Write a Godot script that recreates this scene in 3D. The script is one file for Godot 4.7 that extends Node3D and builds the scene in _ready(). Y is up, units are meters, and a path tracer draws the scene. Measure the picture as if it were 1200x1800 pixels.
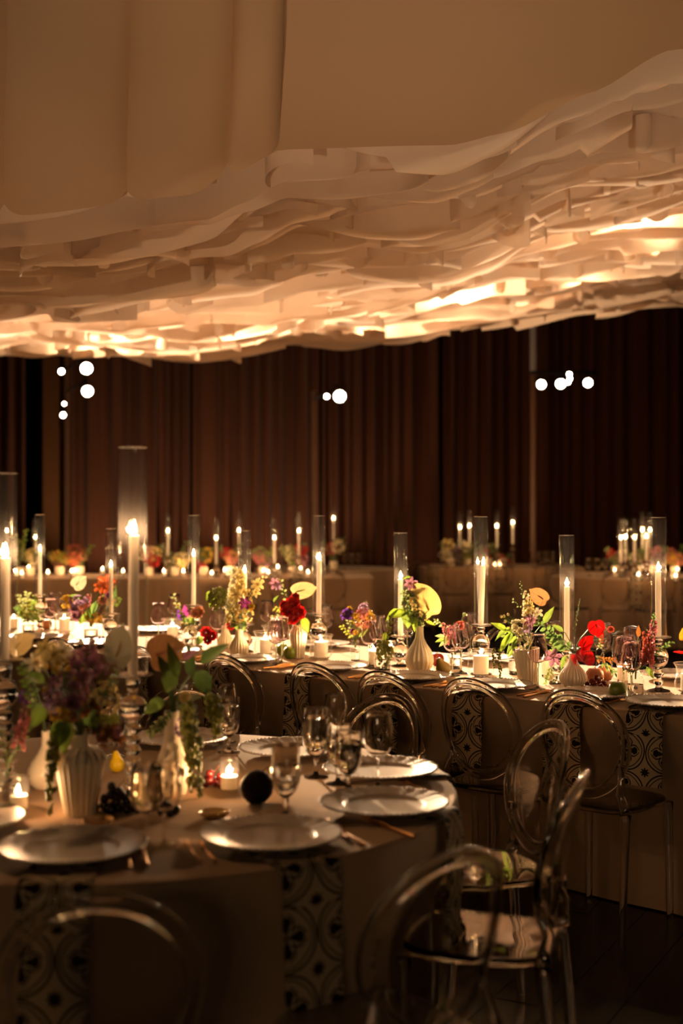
extends Node3D
# A candle-lit banquet under a hanging fabric canopy. y is up, metres; the eye stands at (0, 1.52, 0) and looks along -z.
const EYE := 1.52
const FOCAL := 2300.0      # pixels of a 1200 x 1800 frame
const HORIZON := 895.0
const TABLE := 0.76

var rng := RandomNumberGenerator.new()
var used := {}
var M := {}
var kinds := {}

const CANDLE_COLOR := Color(1.0, 0.76, 0.54)
const FLAME_GLOW := 70.0
const TAPER := 0.030        # brightness of one taper at a metre
const PILLAR := 0.055

func _ready() -> void:
	# ---- camera: level, the lens of a normal prime wide open
	var cam := Camera3D.new()
	cam.name = "camera"
	add_child(cam)
	var lens := CameraAttributesPhysical.new()
	lens.frustum_focal_length = 12.0 / (900.0 / FOCAL)
	lens.exposure_aperture = lens.frustum_focal_length / 24.0
	lens.frustum_focus_distance = 5.2
	cam.attributes = lens
	cam.fov = rad_to_deg(2.0 * atan(900.0 / FOCAL))
	cam.position = Vector3(0, EYE, 0)
	cam.rotation.x = -atan((900.0 - HORIZON) / FOCAL)
	cam.current = true
	# ---- a closed room at night: no sky light at all
	var env := Environment.new()
	env.background_mode = Environment.BG_COLOR
	env.background_color = Color.BLACK
	env.tonemap_mode = Environment.TONE_MAPPER_LINEAR
	env.tonemap_exposure = 1.9
	env.sdfgi_enabled = true
	env.ssao_enabled = true
	env.ssil_enabled = true
	var we := WorldEnvironment.new()
	we.name = "world"
	we.environment = env
	add_child(we)
	rng.seed = 20
	materials()
	M.gold_china = mat(Color(0.80, 0.62, 0.34), 0.35, 0.5)
	M.water_pane = M.water
	room()
	canopy()
	canopy_bulbs()
	stage_lights()
	round_table()
	long_table()
	far_tables()

# ---------------------------------------------------------------- mesh building
class MB:
	var v := PackedVector3Array()
	var t := PackedVector2Array()
	var f := PackedInt32Array()

	func sheet(nu: int, nv: int, fn: Callable, wrap_u := false, wrap_v := false) -> MB:
		var base := v.size()
		var cu := nu if wrap_u else nu + 1
		var cv := nv if wrap_v else nv + 1
		for j in cv:
			for i in cu:
				var p := Vector2(float(i) / nu, float(j) / nv)
				v.append(fn.call(p.x, p.y))
				t.append(p)
		for j in nv:
			for i in nu:
				var a := base + j * cu + i
				var b := base + j * cu + (i + 1) % cu
				var c := base + ((j + 1) % cv) * cu + (i + 1) % cu
				var d := base + ((j + 1) % cv) * cu + i
				f.append_array(PackedInt32Array([a, b, c, a, c, d]))
		return self

	func closed_from(first: int) -> MB:
		# front faces run clockwise: a closed piece gets a negative signed volume
		var vol := 0.0
		for k in range(first, f.size(), 3):
			vol += v[f[k]].dot(v[f[k + 1]].cross(v[f[k + 2]]))
		if vol > 0.0:
			for k in range(first, f.size(), 3):
				var s := f[k + 1]
				f[k + 1] = f[k + 2]
				f[k + 2] = s
		return self

	# profile of (radius, height); a point given twice makes a hard edge
	func lathe(prof: Array, n: int, at := Vector3.ZERO, flute := 0.0, ribs := 0, closed := true) -> MB:
		var first := f.size()
		var rows: Array = []
		var last := Vector2(-9, -9)
		for k in prof.size():
			var p: Vector2 = prof[k]
			var base := v.size()
			for i in n:
				var a := TAU * i / n
				var r := p.x
				if flute != 0.0:
					r *= 1.0 - flute * (0.5 - 0.5 * cos(a * ribs))
				v.append(at + Vector3(cos(a) * r, p.y, sin(a) * r))
				t.append(Vector2(float(i) / n, float(k) / prof.size()))
			if k > 0 and not p.is_equal_approx(last):
				var b0: int = rows[k - 1]
				for i in n:
					var j := (i + 1) % n
					f.append_array(PackedInt32Array([b0 + i, b0 + j, base + j, b0 + i, base + j, base + i]))
			rows.append(base)
			last = p
		return closed_from(first) if closed else self

	func tube(pts: Array, rad: Variant, n := 8, squash := 1.0) -> MB:
		var first := f.size()
		var base := v.size()
		var m := pts.size()
		var side := Vector3.ZERO
		for k in m:
			var p: Vector3 = pts[k]
			var dir: Vector3 = (pts[mini(k + 1, m - 1)] - pts[maxi(k - 1, 0)]).normalized()
			if k == 0:
				side = dir.cross(Vector3.RIGHT if absf(dir.x) < 0.8 else Vector3.UP).normalized()
			side = (side - dir * side.dot(dir)).normalized()
			var up := dir.cross(side)
			var r: float = rad[k] if rad is Array else rad
			for i in n:
				var a := TAU * i / n
				v.append(p + (side * cos(a) + up * sin(a) * squash) * r)
				t.append(Vector2(float(i) / n, float(k) / m))
		for k in m - 1:
			for i in n:
				var j := (i + 1) % n
				var a := base + k * n
				var b := base + (k + 1) * n
				f.append_array(PackedInt32Array([a + i, a + j, b + j, a + i, b + j, b + i]))
		for e in 2:
			var c := v.size()
			v.append(pts[0] if e == 0 else pts[m - 1])
			t.append(Vector2(0.5, e))
			var b := base + (0 if e == 0 else (m - 1) * n)
			for i in n:
				var j := (i + 1) % n
				f.append_array(PackedInt32Array([c, b + j, b + i] if e == 0 else [c, b + i, b + j]))
		return closed_from(first)

	func ball(c: Vector3, r: Vector3, nu := 10, nv := 6, bas := Basis.IDENTITY, bump := 0.0) -> MB:
		var first := f.size()
		sheet(nu, nv, func(x: float, y: float) -> Vector3:
			var a := TAU * x
			var b := PI * y
			var k := 1.0 + bump * sin(a * 3.0 + b * 5.0) * sin(b)
			return c + bas * (Vector3(cos(a) * sin(b) * r.x, -cos(b) * r.y, sin(a) * sin(b) * r.z) * k), true)
		return closed_from(first)

	func box(c: Vector3, s: Vector3, ch := 0.0, bas := Basis.IDENTITY) -> MB:
		# a box with chamfered edges, every face with corners of its own
		var h := s * 0.5
		for ax in 3:
			for sg: float in [-1.0, 1.0]:
				var n := Vector3.ZERO
				n[ax] = sg
				var e1 := Vector3.ZERO
				var e2 := Vector3.ZERO
				e1[(ax + 1) % 3] = 1.0
				e2[(ax + 2) % 3] = 1.0
				var q: Array = []
				for w: Vector2 in [Vector2(-1, -1), Vector2(1, -1), Vector2(1, 1), Vector2(-1, 1)]:
					q.append(n * h[ax] + e1 * w.x * (h[(ax + 1) % 3] - ch) + e2 * w.y * (h[(ax + 2) % 3] - ch))
				_face(q, n, c, bas)
				if ch > 0.0:
					for sg2: float in [-1.0, 1.0]:
						var n2 := Vector3.ZERO
						n2[(ax + 1) % 3] = sg2
						var z := e2 * (h[(ax + 2) % 3] - ch)
						var p1 := n * h[ax] + n2 * (h[(ax + 1) % 3] - ch)
						var p2 := n * (h[ax] - ch) + n2 * h[(ax + 1) % 3]
						_face([p1 - z, p2 - z, p2 + z, p1 + z], n + n2, c, bas)
		return self

	func _face(q: Array, n: Vector3, c: Vector3, bas: Basis) -> void:
		var b := v.size()
		for k in 4:
			v.append(c + bas * (q[k] as Vector3))
			t.append(Vector2(0.0 if k in [0, 3] else 1.0, 0.0 if k < 2 else 1.0))
		var w: Vector3 = (q[1] - q[0]).cross(q[2] - q[0])
		f.append_array(PackedInt32Array([b, b + 2, b + 1, b, b + 3, b + 2] if w.dot(n) > 0.0 else [b, b + 1, b + 2, b, b + 2, b + 3]))

	func mesh() -> ArrayMesh:
		var nn := PackedVector3Array()
		nn.resize(v.size())
		for k in range(0, f.size(), 3):
			var a := f[k]
			var b := f[k + 1]
			var c := f[k + 2]
			var n := (v[c] - v[a]).cross(v[b] - v[a])
			nn[a] += n
			nn[b] += n
			nn[c] += n
		for k in nn.size():
			nn[k] = nn[k].normalized() if nn[k].length_squared() > 1e-30 else Vector3.UP
		var arr := []
		arr.resize(Mesh.ARRAY_MAX)
		arr[Mesh.ARRAY_VERTEX] = v
		arr[Mesh.ARRAY_NORMAL] = nn
		arr[Mesh.ARRAY_TEX_UV] = t
		arr[Mesh.ARRAY_INDEX] = f
		var m := ArrayMesh.new()
		m.add_surface_from_arrays(Mesh.PRIMITIVE_TRIANGLES, arr)
		return m

# ---------------------------------------------------------------- naming and placing
func numbered(called: String) -> String:
	var n: int = used.get(called, 0)
	used[called] = n + 1
	return called if n == 0 else "%s_%03d" % [called, n]

func tag(o: Node3D, label: String, category: String, group := "") -> Node3D:
	o.set_meta("label", label)
	o.set_meta("category", category)
	if group:
		o.set_meta("group", group)
	return o

func node(called: String) -> Node3D:
	var o := Node3D.new()
	o.name = called
	return o

func part(parent: Node, called: String, mesh: Mesh, m: Material, at := Vector3.ZERO, stuff := false) -> MeshInstance3D:
	var o := MeshInstance3D.new()
	o.name = called
	o.mesh = mesh
	o.material_override = m
	o.position = at
	if stuff:
		o.set_meta("kind", "stuff")
	parent.add_child(o, true)
	return o

func top(o: Node3D, at: Vector3, yaw: float, label: String, category: String, group := "") -> Node3D:
	o.name = numbered(o.name)
	add_child(o)
	o.position = at
	o.rotation.y = yaw
	return tag(o, label, category, group)

func solid(called: String, mesh: Mesh, m: Material) -> MeshInstance3D:
	var o := MeshInstance3D.new()
	o.name = called
	o.mesh = mesh
	o.material_override = m
	return o

func structure(called: String, mesh: Mesh, m: Material) -> MeshInstance3D:
	var o := solid(called, mesh, m)
	o.name = numbered(called)
	o.set_meta("kind", "structure")
	add_child(o)
	return o

# a copy of a kind that is built once
func place(kind: String, at: Vector3, yaw: float, label: String, category: String, group := "") -> Node3D:
	if not kinds.has(kind):
		kinds[kind] = build_kind(kind)
	var src: Node3D = kinds[kind]
	var o: Node3D = src.duplicate()
	o.name = src.name
	return top(o, at, yaw, label, category, group)

func spot(px: float, py: float, h := TABLE) -> Vector3:      # the point of the level plane at height h seen there
	var d := FOCAL * (EYE - h) / (py - HORIZON)
	return Vector3((px - 600.0) * d / FOCAL, h, -d)

func deep(px: float, py: float, d: float) -> Vector3:         # the point at that distance seen there
	return Vector3((px - 600.0) * d / FOCAL, EYE - (py - HORIZON) * d / FOCAL, -d)

func yaw_to(from: Vector3, to: Vector3) -> float:             # turns -z towards a point
	return atan2(from.x - to.x, from.z - to.z)

# ---------------------------------------------------------------- materials
func mat(color: Color, rough := 0.7, spec := 0.5) -> StandardMaterial3D:
	var m := StandardMaterial3D.new()
	m.albedo_color = color
	m.roughness = rough
	m.metallic_specular = spec
	return m

func leafy(color: Color, rough := 0.5, glow := 0.22) -> StandardMaterial3D:
	var m := mat(color, rough, 0.5)
	m.cull_mode = BaseMaterial3D.CULL_DISABLED
	m.backlight_enabled = true
	var l := color.srgb_to_linear()
	var k := glow / maxf(l.r, maxf(l.g, l.b))
	m.backlight = Color(l.r * k, l.g * k, l.b * k).linear_to_srgb()
	return m

func glass(color: Color, scale := 0.05) -> StandardMaterial3D:
	var m := StandardMaterial3D.new()
	m.albedo_color = color
	m.roughness = 0.0
	m.refraction_enabled = true
	m.refraction_scale = scale
	return m

func noise_map(freq: float, lo: Color, hi: Color, octaves := 4, size := 512) -> NoiseTexture2D:
	var n := FastNoiseLite.new()
	n.seed = 7
	n.frequency = freq
	n.fractal_octaves = octaves
	var t := NoiseTexture2D.new()
	t.noise = n
	t.width = size
	t.height = size
	t.seamless = true
	var g := Gradient.new()
	g.set_color(0, lo)
	g.set_color(1, hi)
	t.color_ramp = g
	return t

func grain(m: StandardMaterial3D, freq: float, lo: float, hi: float, scale: Vector3) -> StandardMaterial3D:
	m.albedo_texture = noise_map(freq, Color(lo, lo, lo), Color(hi, hi, hi))
	m.uv1_triplanar = true
	m.uv1_world_triplanar = true
	m.uv1_scale = scale
	return m

func pleat(m: StandardMaterial3D) -> StandardMaterial3D:
	# fine vertical creases of the cloth
	m.heightmap_enabled = true
	m.heightmap_texture = noise_map(0.02, Color.BLACK, Color.WHITE, 3)
	m.heightmap_scale = 0.35
	m.uv1_triplanar = true
	m.uv1_world_triplanar = true
	m.uv1_scale = Vector3(1.1, 0.06, 1.1)
	return m

func napkin_print() -> ImageTexture:
	# block print: interlaced double rings, palmettes and eight-petalled rosettes, dark brown on linen
	var w := 256
	var h := 512
	var im := Image.create(w, h, false, Image.FORMAT_RGB8)
	var linen := Color(0.68, 0.59, 0.46)
	var ink := Color(0.13, 0.085, 0.06)
	for y in h:
		for x in w:
			var p := Vector2(x, y) / 262.0 + Vector2(0.02, 0.10)
			var q := Vector2(fposmod(p.x, 1.0) - 0.5, fposmod(p.y, 1.0) - 0.5)
			q = Vector2(wrapf(q.x + 0.44, -0.5, 0.5), q.y)
			var r := q.length()
			var a := atan2(q.y, q.x)
			# double ring, four palmettes that grow outwards, a rosette where four rings leave a gap
			var dark := absf(r - 0.478) < 0.017 or absf(r - 0.405 - 0.012 * cos(a * 4.0)) < 0.011
			var ax := Vector2(signf(q.x), 0.0) if absf(q.x) > absf(q.y) else Vector2(0.0, signf(q.y))
			var al := q.dot(ax)
			var ac := absf(q.dot(ax.orthogonal()))
			if al < 0.29 and ac < 0.10 * pow(clampf(al / 0.24, 0.0, 1.0), 1.3) * sqrt(maxf(0.0, 1.0 - pow(al / 0.29, 6.0))) * (1.0 + 0.16 * sin(al * 70.0)) + 0.008:
				dark = true
			if al > 0.09 and al < 0.345 and absf(ac - 0.135 * sin(PI * (al - 0.02) / 0.345)) < 0.015:
				dark = true
			var cq := Vector2(0.5 - absf(q.x), 0.5 - absf(q.y))
			if cq.length() < 0.095 + 0.028 * cos(atan2(cq.y, cq.x) * 8.0):
				dark = true
			var k := 0.94 + 0.06 * sin(x * 2.1) * sin(y * 2.3)
			im.set_pixel(x, y, (ink if dark else linen) * k)
	return ImageTexture.create_from_image(im)

func materials() -> void:
	M.cloth = grain(mat(Color(0.66, 0.54, 0.415), 0.92, 0.2), 0.09, 0.86, 1.0, Vector3(5, 5, 5))
	M.cloth.rim_enabled = true
	M.cloth.rim = 0.2
	M.napkin = mat(Color.WHITE, 0.9, 0.2)
	M.napkin.albedo_texture = napkin_print()
	M.velvet = grain(mat(Color(0.34, 0.20, 0.13), 0.95, 0.15), 0.06, 0.80, 1.0, Vector3(3, 0.6, 3))
	M.velvet.cull_mode = BaseMaterial3D.CULL_DISABLED
	M.velvet.rim_enabled = true
	M.velvet.rim = 0.3
	M.canopy = pleat(leafy(Color(0.88, 0.79, 0.70), 0.6, 0.42))
	M.canopy.metallic_specular = 0.3
	M.silk = leafy(Color(0.74, 0.60, 0.46), 0.6, 0.25)
	M.silk.metallic_specular = 0.35
	M.black = mat(Color(0.045, 0.035, 0.03), 0.9, 0.2)
	M.pilaster = mat(Color(0.36, 0.22, 0.10), 0.8, 0.3)
	M.plank = []
	for k in 3:
		var p := grain(mat(Color(0.115, 0.07, 0.045) * (0.85 + 0.16 * k), 0.26, 0.5), 0.03, 0.6, 1.0, Vector3(2.5, 2.5, 14))
		M.plank.append(p)
	M.steel = mat(Color(0.05, 0.05, 0.055), 0.35, 0.5)
	M.pipe = mat(Color(0.55, 0.42, 0.34), 0.4, 0.5)
	M.lit_pipe_paint = mat(Color(0.80, 0.79, 0.84), 0.45, 0.5)  # pipe colour with lamplight painted in
	M.pane = StandardMaterial3D.new()
	M.pane.albedo_color = Color(1, 1, 1, 0.004)
	M.pane.transparency = BaseMaterial3D.TRANSPARENCY_ALPHA
	M.pane.roughness = 0.02
	M.pane.cull_mode = BaseMaterial3D.CULL_DISABLED
	M.crystal = glass(Color(1, 0.985, 0.96, 0.0))
	M.ghost = glass(Color(0.985, 0.965, 0.94, 0.0))
	M.amethyst = glass(Color(0.985, 0.935, 0.95, 0.0))
	M.green_glass = glass(Color(0.92, 0.97, 0.88, 0.0))
	M.water = glass(Color(1, 1, 1, 0.0), 0.033)
	M.wine = glass(Color(0.97, 0.93, 0.84, 0.0), 0.034)
	M.china = mat(Color(0.62, 0.555, 0.49), 0.38, 0.4)
	M.bead = mat(Color(0.66, 0.60, 0.53), 0.08, 0.6)
	M.ceramic = mat(Color(0.88, 0.82, 0.70), 0.5, 0.4)
	M.ceramic_gloss = mat(Color(0.88, 0.83, 0.74), 0.3, 0.5)
	M.gold = mat(Color(0.70, 0.52, 0.32), 0.36, 0.5)
	M.gold.metallic = 1.0
	M.wax = mat(Color(0.97, 0.93, 0.87), 0.5, 0.4)
	M.wax.backlight_enabled = true
	M.wax.backlight = Color(0.62, 0.60, 0.56)
	M.wick = mat(Color(0.05, 0.04, 0.03), 0.9)
	M.flame = StandardMaterial3D.new()
	M.flame.albedo_color = Color.BLACK
	M.flame.emission_enabled = true
	M.flame.emission = Color(1.0, 0.84, 0.55)
	M.flame.emission_energy_multiplier = FLAME_GLOW
	M.lens = M.flame.duplicate()
	M.lens.emission = Color(1.0, 0.93, 0.80)
	M.lens.emission_energy_multiplier = 40.0
	M.fill_panel_glow = M.lens.duplicate()  # face of the added fill light behind the viewer
	M.fill_panel_glow.emission = Color(1.0, 0.83, 0.64)
	M.fill_panel_glow.emission_energy_multiplier = 0.2
	M.bulb = M.flame.duplicate()
	M.bulb.emission_energy_multiplier = 6.0
	M.can_lens = M.lens.duplicate()
	M.can_lens.emission_energy_multiplier = 3.0
	M.stem = leafy(Color(0.25, 0.31, 0.13))
	M.leaf = leafy(Color(0.20, 0.25, 0.08), 0.4)
	M.dark_leaf = leafy(Color(0.10, 0.14, 0.05), 0.4, 0.2)
	M.lime_leaf = leafy(Color(0.42, 0.50, 0.14), 0.45)
	M.chartreuse = leafy(Color(0.50, 0.51, 0.19), 0.6)
	M.sage = leafy(Color(0.40, 0.42, 0.26), 0.7)
	M.olive_spathe = leafy(Color(0.60, 0.52, 0.30), 0.25)
	M.cream_spathe = leafy(Color(0.90, 0.80, 0.56), 0.25)
	M.white_spathe = leafy(Color(0.90, 0.86, 0.72), 0.3)
	M.peach_spathe = leafy(Color(0.80, 0.58, 0.37), 0.25)
	M.red_spathe = leafy(Color(0.62, 0.04, 0.035), 0.2, 0.3)
	M.dark_red = leafy(Color(0.42, 0.02, 0.025), 0.3, 0.2)
	M.red = leafy(Color(0.62, 0.07, 0.07), 0.5)
	M.coral = leafy(Color(0.70, 0.34, 0.25), 0.5)
	M.orange = leafy(Color(0.66, 0.32, 0.15), 0.5)
	M.peach = leafy(Color(0.78, 0.53, 0.40), 0.5)
	M.pink = leafy(Color(0.68, 0.41, 0.41), 0.5)
	M.mauve = leafy(Color(0.48, 0.32, 0.37), 0.5)
	M.lilac = leafy(Color(0.58, 0.47, 0.58), 0.5)
	M.violet = leafy(Color(0.22, 0.10, 0.32), 0.5)
	M.purple = leafy(Color(0.16, 0.04, 0.13), 0.5)
	M.white = leafy(Color(0.92, 0.88, 0.74), 0.5)
	M.cream = leafy(Color(0.88, 0.80, 0.52), 0.5)
	M.yellow = leafy(Color(0.74, 0.60, 0.18), 0.5)
	M.brown = leafy(Color(0.34, 0.20, 0.08), 0.6)
	M.berry = mat(Color(0.02, 0.015, 0.02), 0.35)
	M.apple = mat(Color(0.42, 0.47, 0.12), 0.35)
	M.pear = mat(Color(0.52, 0.42, 0.15), 0.5)
	M.lemon = mat(Color(0.90, 0.76, 0.07), 0.4)
	M.grape = mat(Color(0.09, 0.03, 0.04), 0.3)
	M.red_grape = mat(Color(0.36, 0.08, 0.07), 0.25)
	M.plum = mat(Color(0.07, 0.028, 0.022), 0.7, 0.3)
	M.red_tomato = mat(Color(0.50, 0.12, 0.06), 0.35)
	M.yellow_spathe = leafy(Color(0.85, 0.62, 0.10), 0.3)
	M.peach_fruit = mat(Color(0.52, 0.30, 0.15), 0.6)

# ---------------------------------------------------------------- tableware
func build_kind(kind: String) -> Node3D:
	var a := kind.split(" ")
	match a[0]:
		"charger_plate": return make_plate()
		"candlestick": return make_candlestick(float(a[1]))
		"taper_candle": return make_taper(float(a[1]), float(a[2]), float(a[3]))
		"glass_chimney": return make_chimney(float(a[1]), float(a[2]))
		"bell_votive": return make_bell_votive()
		"foot_votive": return make_foot_votive()
		"cup_votive": return make_cup_votive()
		"pillar_candle": return make_pillar(float(a[1]), float(a[2]), float(a[3]))
		"tulip_glass": return make_tulip(float(a[1]))
		"wine_glass": return make_wine(float(a[1]), float(a[2]), float(a[3]) if a.size() > 3 else 0.0)
		"water_goblet": return make_goblet(float(a[1]), float(a[2]), float(a[3]))
		"fork": return make_fork()
		"knife": return make_knife()
		"ghost_chair": return make_chair()
		"napkin": return make_napkin(float(a[1]))
		"shell_dish": return make_shell()
	return node(kind)

func make_plate() -> Node3D:
	var m := MB.new()
	var prof := [Vector2(0, 0.002), Vector2(0.075, 0.002), Vector2(0.08, 0.0), Vector2(0.086, 0.0), Vector2(0.095, 0.007), Vector2(0.135, 0.013), Vector2(0.162, 0.018), Vector2(0.165, 0.0205),
		Vector2(0.163, 0.0228), Vector2(0.159, 0.0222), Vector2(0.135, 0.0178), Vector2(0.107, 0.0142), Vector2(0.104, 0.0130), Vector2(0.100, 0.0105), Vector2(0.094, 0.0088), Vector2(0.06, 0.008), Vector2(0, 0.008)]
	m.lathe(prof, 120)
	for k in m.v.size():       # pressed rim: a wavy edge and shallow flutes
		var p := m.v[k]
		var r := Vector2(p.x, p.z).length()
		if r > 0.108:
			var a := atan2(p.z, p.x)
			var w := (r - 0.108) / 0.057
			m.v[k] = Vector3(p.x * (1.0 + 0.010 * w * w * cos(a * 24.0)), p.y + 0.0011 * w * cos(a * 24.0), p.z * (1.0 + 0.010 * w * w * cos(a * 24.0)))
	var o := node("charger_plate")
	part(o, "plate_body", m.mesh(), M.china)
	var b := MB.new()
	for k in 72:
		var a := TAU * k / 72
		b.ball(Vector3(cos(a) * 0.161, 0.0228, sin(a) * 0.161), Vector3(0.0028, 0.0022, 0.0028), 6, 4)
	part(o, "beaded_rim", b.mesh(), M.bead)
	return o

func scaled(prof: Array, sr: float, sy: float) -> Array:
	var out := []
	for p: Vector2 in prof:
		out.append(Vector2(p.x * sr, p.y * sy))
	return out

func make_candlestick(h: float) -> Node3D:
	var o := node("candlestick")
	var body: Array
	if h < 0.2:
		body = [Vector2(0, 0.0), Vector2(0.046, 0), Vector2(0.049, 0.004), Vector2(0.044, 0.008), Vector2(0.022, 0.014), Vector2(0.014, 0.022), Vector2(0.022, 0.032), Vector2(0.040, 0.050), Vector2(0.044, 0.070), Vector2(0.038, 0.092), Vector2(0.020, 0.112), Vector2(0.014, 0.122), Vector2(0.021, 0.131), Vector2(0.018, 0.141), Vector2(0, 0.141)]
	elif h < 0.3:
		body = [Vector2(0, 0.0), Vector2(0.048, 0), Vector2(0.051, 0.004), Vector2(0.045, 0.008), Vector2(0.020, 0.014), Vector2(0.012, 0.024), Vector2(0.021, 0.037), Vector2(0.021, 0.045), Vector2(0.011, 0.057), Vector2(0.023, 0.070), Vector2(0.023, 0.080), Vector2(0.013, 0.090), Vector2(0.019, 0.100), Vector2(0.038, 0.120), Vector2(0.043, 0.143), Vector2(0.040, 0.166), Vector2(0.024, 0.188), Vector2(0.014, 0.200), Vector2(0.020, 0.210), Vector2(0.018, 0.221), Vector2(0, 0.221)]
	else:
		body = [Vector2(0, 0.0), Vector2(0.052, 0), Vector2(0.055, 0.005), Vector2(0.048, 0.010), Vector2(0.020, 0.018)]
		var y := 0.03
		while y < h - 0.14:
			body.append_array([Vector2(0.014, y), Vector2(0.022, y + 0.010), Vector2(0.022, y + 0.017)])
			y += 0.028
		body.append_array([Vector2(0.013, y), Vector2(0.020, y + 0.012), Vector2(0.034, y + 0.028), Vector2(0.037, y + 0.05), Vector2(0.028, y + 0.072), Vector2(0.014, y + 0.082), Vector2(0.02, h - 0.016), Vector2(0.02, h - 0.009), Vector2(0, h - 0.009)])
	part(o, "crystal_stem", MB.new().lathe(body, 20, Vector3.ZERO, 0.05, 10).mesh(), M.crystal)
	var dish := [Vector2(0, h - 0.0085), Vector2(0.024, h - 0.0085), Vector2(0.050, h - 0.004), Vector2(0.0535, h - 0.0005), Vector2(0.051, h + 0.0005), Vector2(0.036, h - 0.001), Vector2(0, h - 0.002)]
	part(o, "drip_dish", MB.new().lathe(dish, 40).mesh(), M.crystal)
	return o

func flame_on(o: Node3D, at: Vector3, s: float, energy: float) -> void:
	var w := MB.new().tube([at + Vector3(0, -0.004, 0), at + Vector3(0.0005, 0.005, 0), at + Vector3(0.002, 0.009, 0)], 0.0011, 6)
	part(o, "wick", w.mesh(), M.wick)
	var prof := [Vector2(0, 0.002), Vector2(0.0032, 0.004), Vector2(0.0056, 0.009), Vector2(0.0062, 0.014), Vector2(0.0054, 0.021), Vector2(0.0034, 0.029), Vector2(0.0015, 0.036), Vector2(0, 0.042)]
	part(o, "flame", MB.new().lathe(scaled(prof, s, s), 12).mesh(), M.flame, at)
	var l := OmniLight3D.new()
	l.name = "flame_light"
	l.position = at + Vector3(0, 0.016 * s, 0)
	l.light_color = CANDLE_COLOR
	l.light_energy = energy
	l.light_size = 0.006 * s
	l.omni_range = 30.0
	l.omni_attenuation = 2.0
	l.shadow_enabled = true
	o.add_child(l)

func make_taper(h: float, r: float, energy: float) -> Node3D:
	var o := node("taper_candle")
	var prof := [Vector2(0, 0), Vector2(r * 0.95, 0), Vector2(r, 0.02), Vector2(r * 0.94, h - 0.006), Vector2(r * 0.88, h - 0.001), Vector2(r * 0.72, h), Vector2(r * 0.4, h - 0.003), Vector2(0, h - 0.004)]
	part(o, "wax", MB.new().lathe(prof, 20).mesh(), M.wax)
	flame_on(o, Vector3(0, h - 0.002, 0), 1.0, energy)
	return o

func make_pillar(h: float, r: float, energy: float) -> Node3D:
	var o := node("pillar_candle")
	var prof := [Vector2(0, 0), Vector2(r, 0), Vector2(r, 0.001), Vector2(r, h - 0.003), Vector2(r * 0.95, h), Vector2(r * 0.85, h - 0.002), Vector2(r * 0.6, h - 0.005), Vector2(0, h - 0.006)]
	part(o, "wax", MB.new().lathe(prof, 28).mesh(), M.wax)
	flame_on(o, Vector3(0, h - 0.005, 0), 0.75, energy)
	return o

func make_chimney(h: float, r: float) -> Node3D:
	var o := node("glass_chimney")
	# drawn glass is never quite even: a slow ripple up and round the wall, which has an outer and an inner face
	for face in 2:
		var wall := MB.new().sheet(64, 44, func(u: float, v: float) -> Vector3:
			var a := TAU * u
			var y := h * v
			var q := r - 0.0024 * face + 0.0004 * sin(y * 62.0 + face * 2.0 + 1.3 * sin(a + 0.7)) + 0.00025 * sin(a * 4.0 + y * 9.0 + face)
			return Vector3(cos(a) * q, y, sin(a) * q), true)
		part(o, "glass_wall", wall.mesh(), M.pane)
	part(o, "rim", ring(r - 0.0012, 0.0016, h).mesh(), M.crystal)
	part(o, "foot_edge", ring(r - 0.0012, 0.0013, 0.001).mesh(), M.crystal)
	return o

func ring(r: float, t: float, y: float) -> MB:
	var m := MB.new()
	m.sheet(48, 6, func(u: float, v: float) -> Vector3:
		var a := TAU * u
		var b := TAU * v
		return Vector3(cos(a) * (r + cos(b) * t), y + sin(b) * t, sin(a) * (r + cos(b) * t)), true, true)
	return m.closed_from(0)

func make_bell_votive() -> Node3D:
	var o := node("bell_votive")
	var wall := [Vector2(0.028, 0.008), Vector2(0.048, 0.014), Vector2(0.058, 0.030), Vector2(0.060, 0.046), Vector2(0.056, 0.066), Vector2(0.0515, 0.085), Vector2(0.051, 0.098), Vector2(0.055, 0.112), Vector2(0.063, 0.126)]
	part(o, "glass_wall", MB.new().lathe(wall, 40, Vector3.ZERO, 0.0, 0, false).mesh(), M.pane)
	part(o, "glass_wall", MB.new().lathe(scaled(wall, 0.95, 1.0), 40, Vector3.ZERO, 0.0, 0, false).mesh(), M.pane)
	part(o, "rim", ring(0.063, 0.0018, 0.126).mesh(), M.crystal)
	part(o, "glass_foot", MB.new().lathe([Vector2(0, 0), Vector2(0.033, 0), Vector2(0.036, 0.003), Vector2(0.030, 0.008), Vector2(0.046, 0.0135), Vector2(0, 0.0145)], 40).mesh(), M.crystal)
	return o

func make_foot_votive() -> Node3D:
	var o := node("foot_votive")
	part(o, "glass_wall", MB.new().lathe([Vector2(0.050, 0.022), Vector2(0.058, 0.030), Vector2(0.059, 0.08), Vector2(0.059, 0.13)], 40, Vector3.ZERO, 0.0, 0, false).mesh(), M.pane)
	part(o, "rim", ring(0.059, 0.0018, 0.13).mesh(), M.crystal)
	part(o, "glass_foot", MB.new().lathe([Vector2(0, 0), Vector2(0.044, 0), Vector2(0.047, 0.004), Vector2(0.030, 0.010), Vector2(0.024, 0.014), Vector2(0.050, 0.021), Vector2(0, 0.022)], 40, Vector3.ZERO, 0.03, 16).mesh(), M.crystal)
	return o

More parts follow.
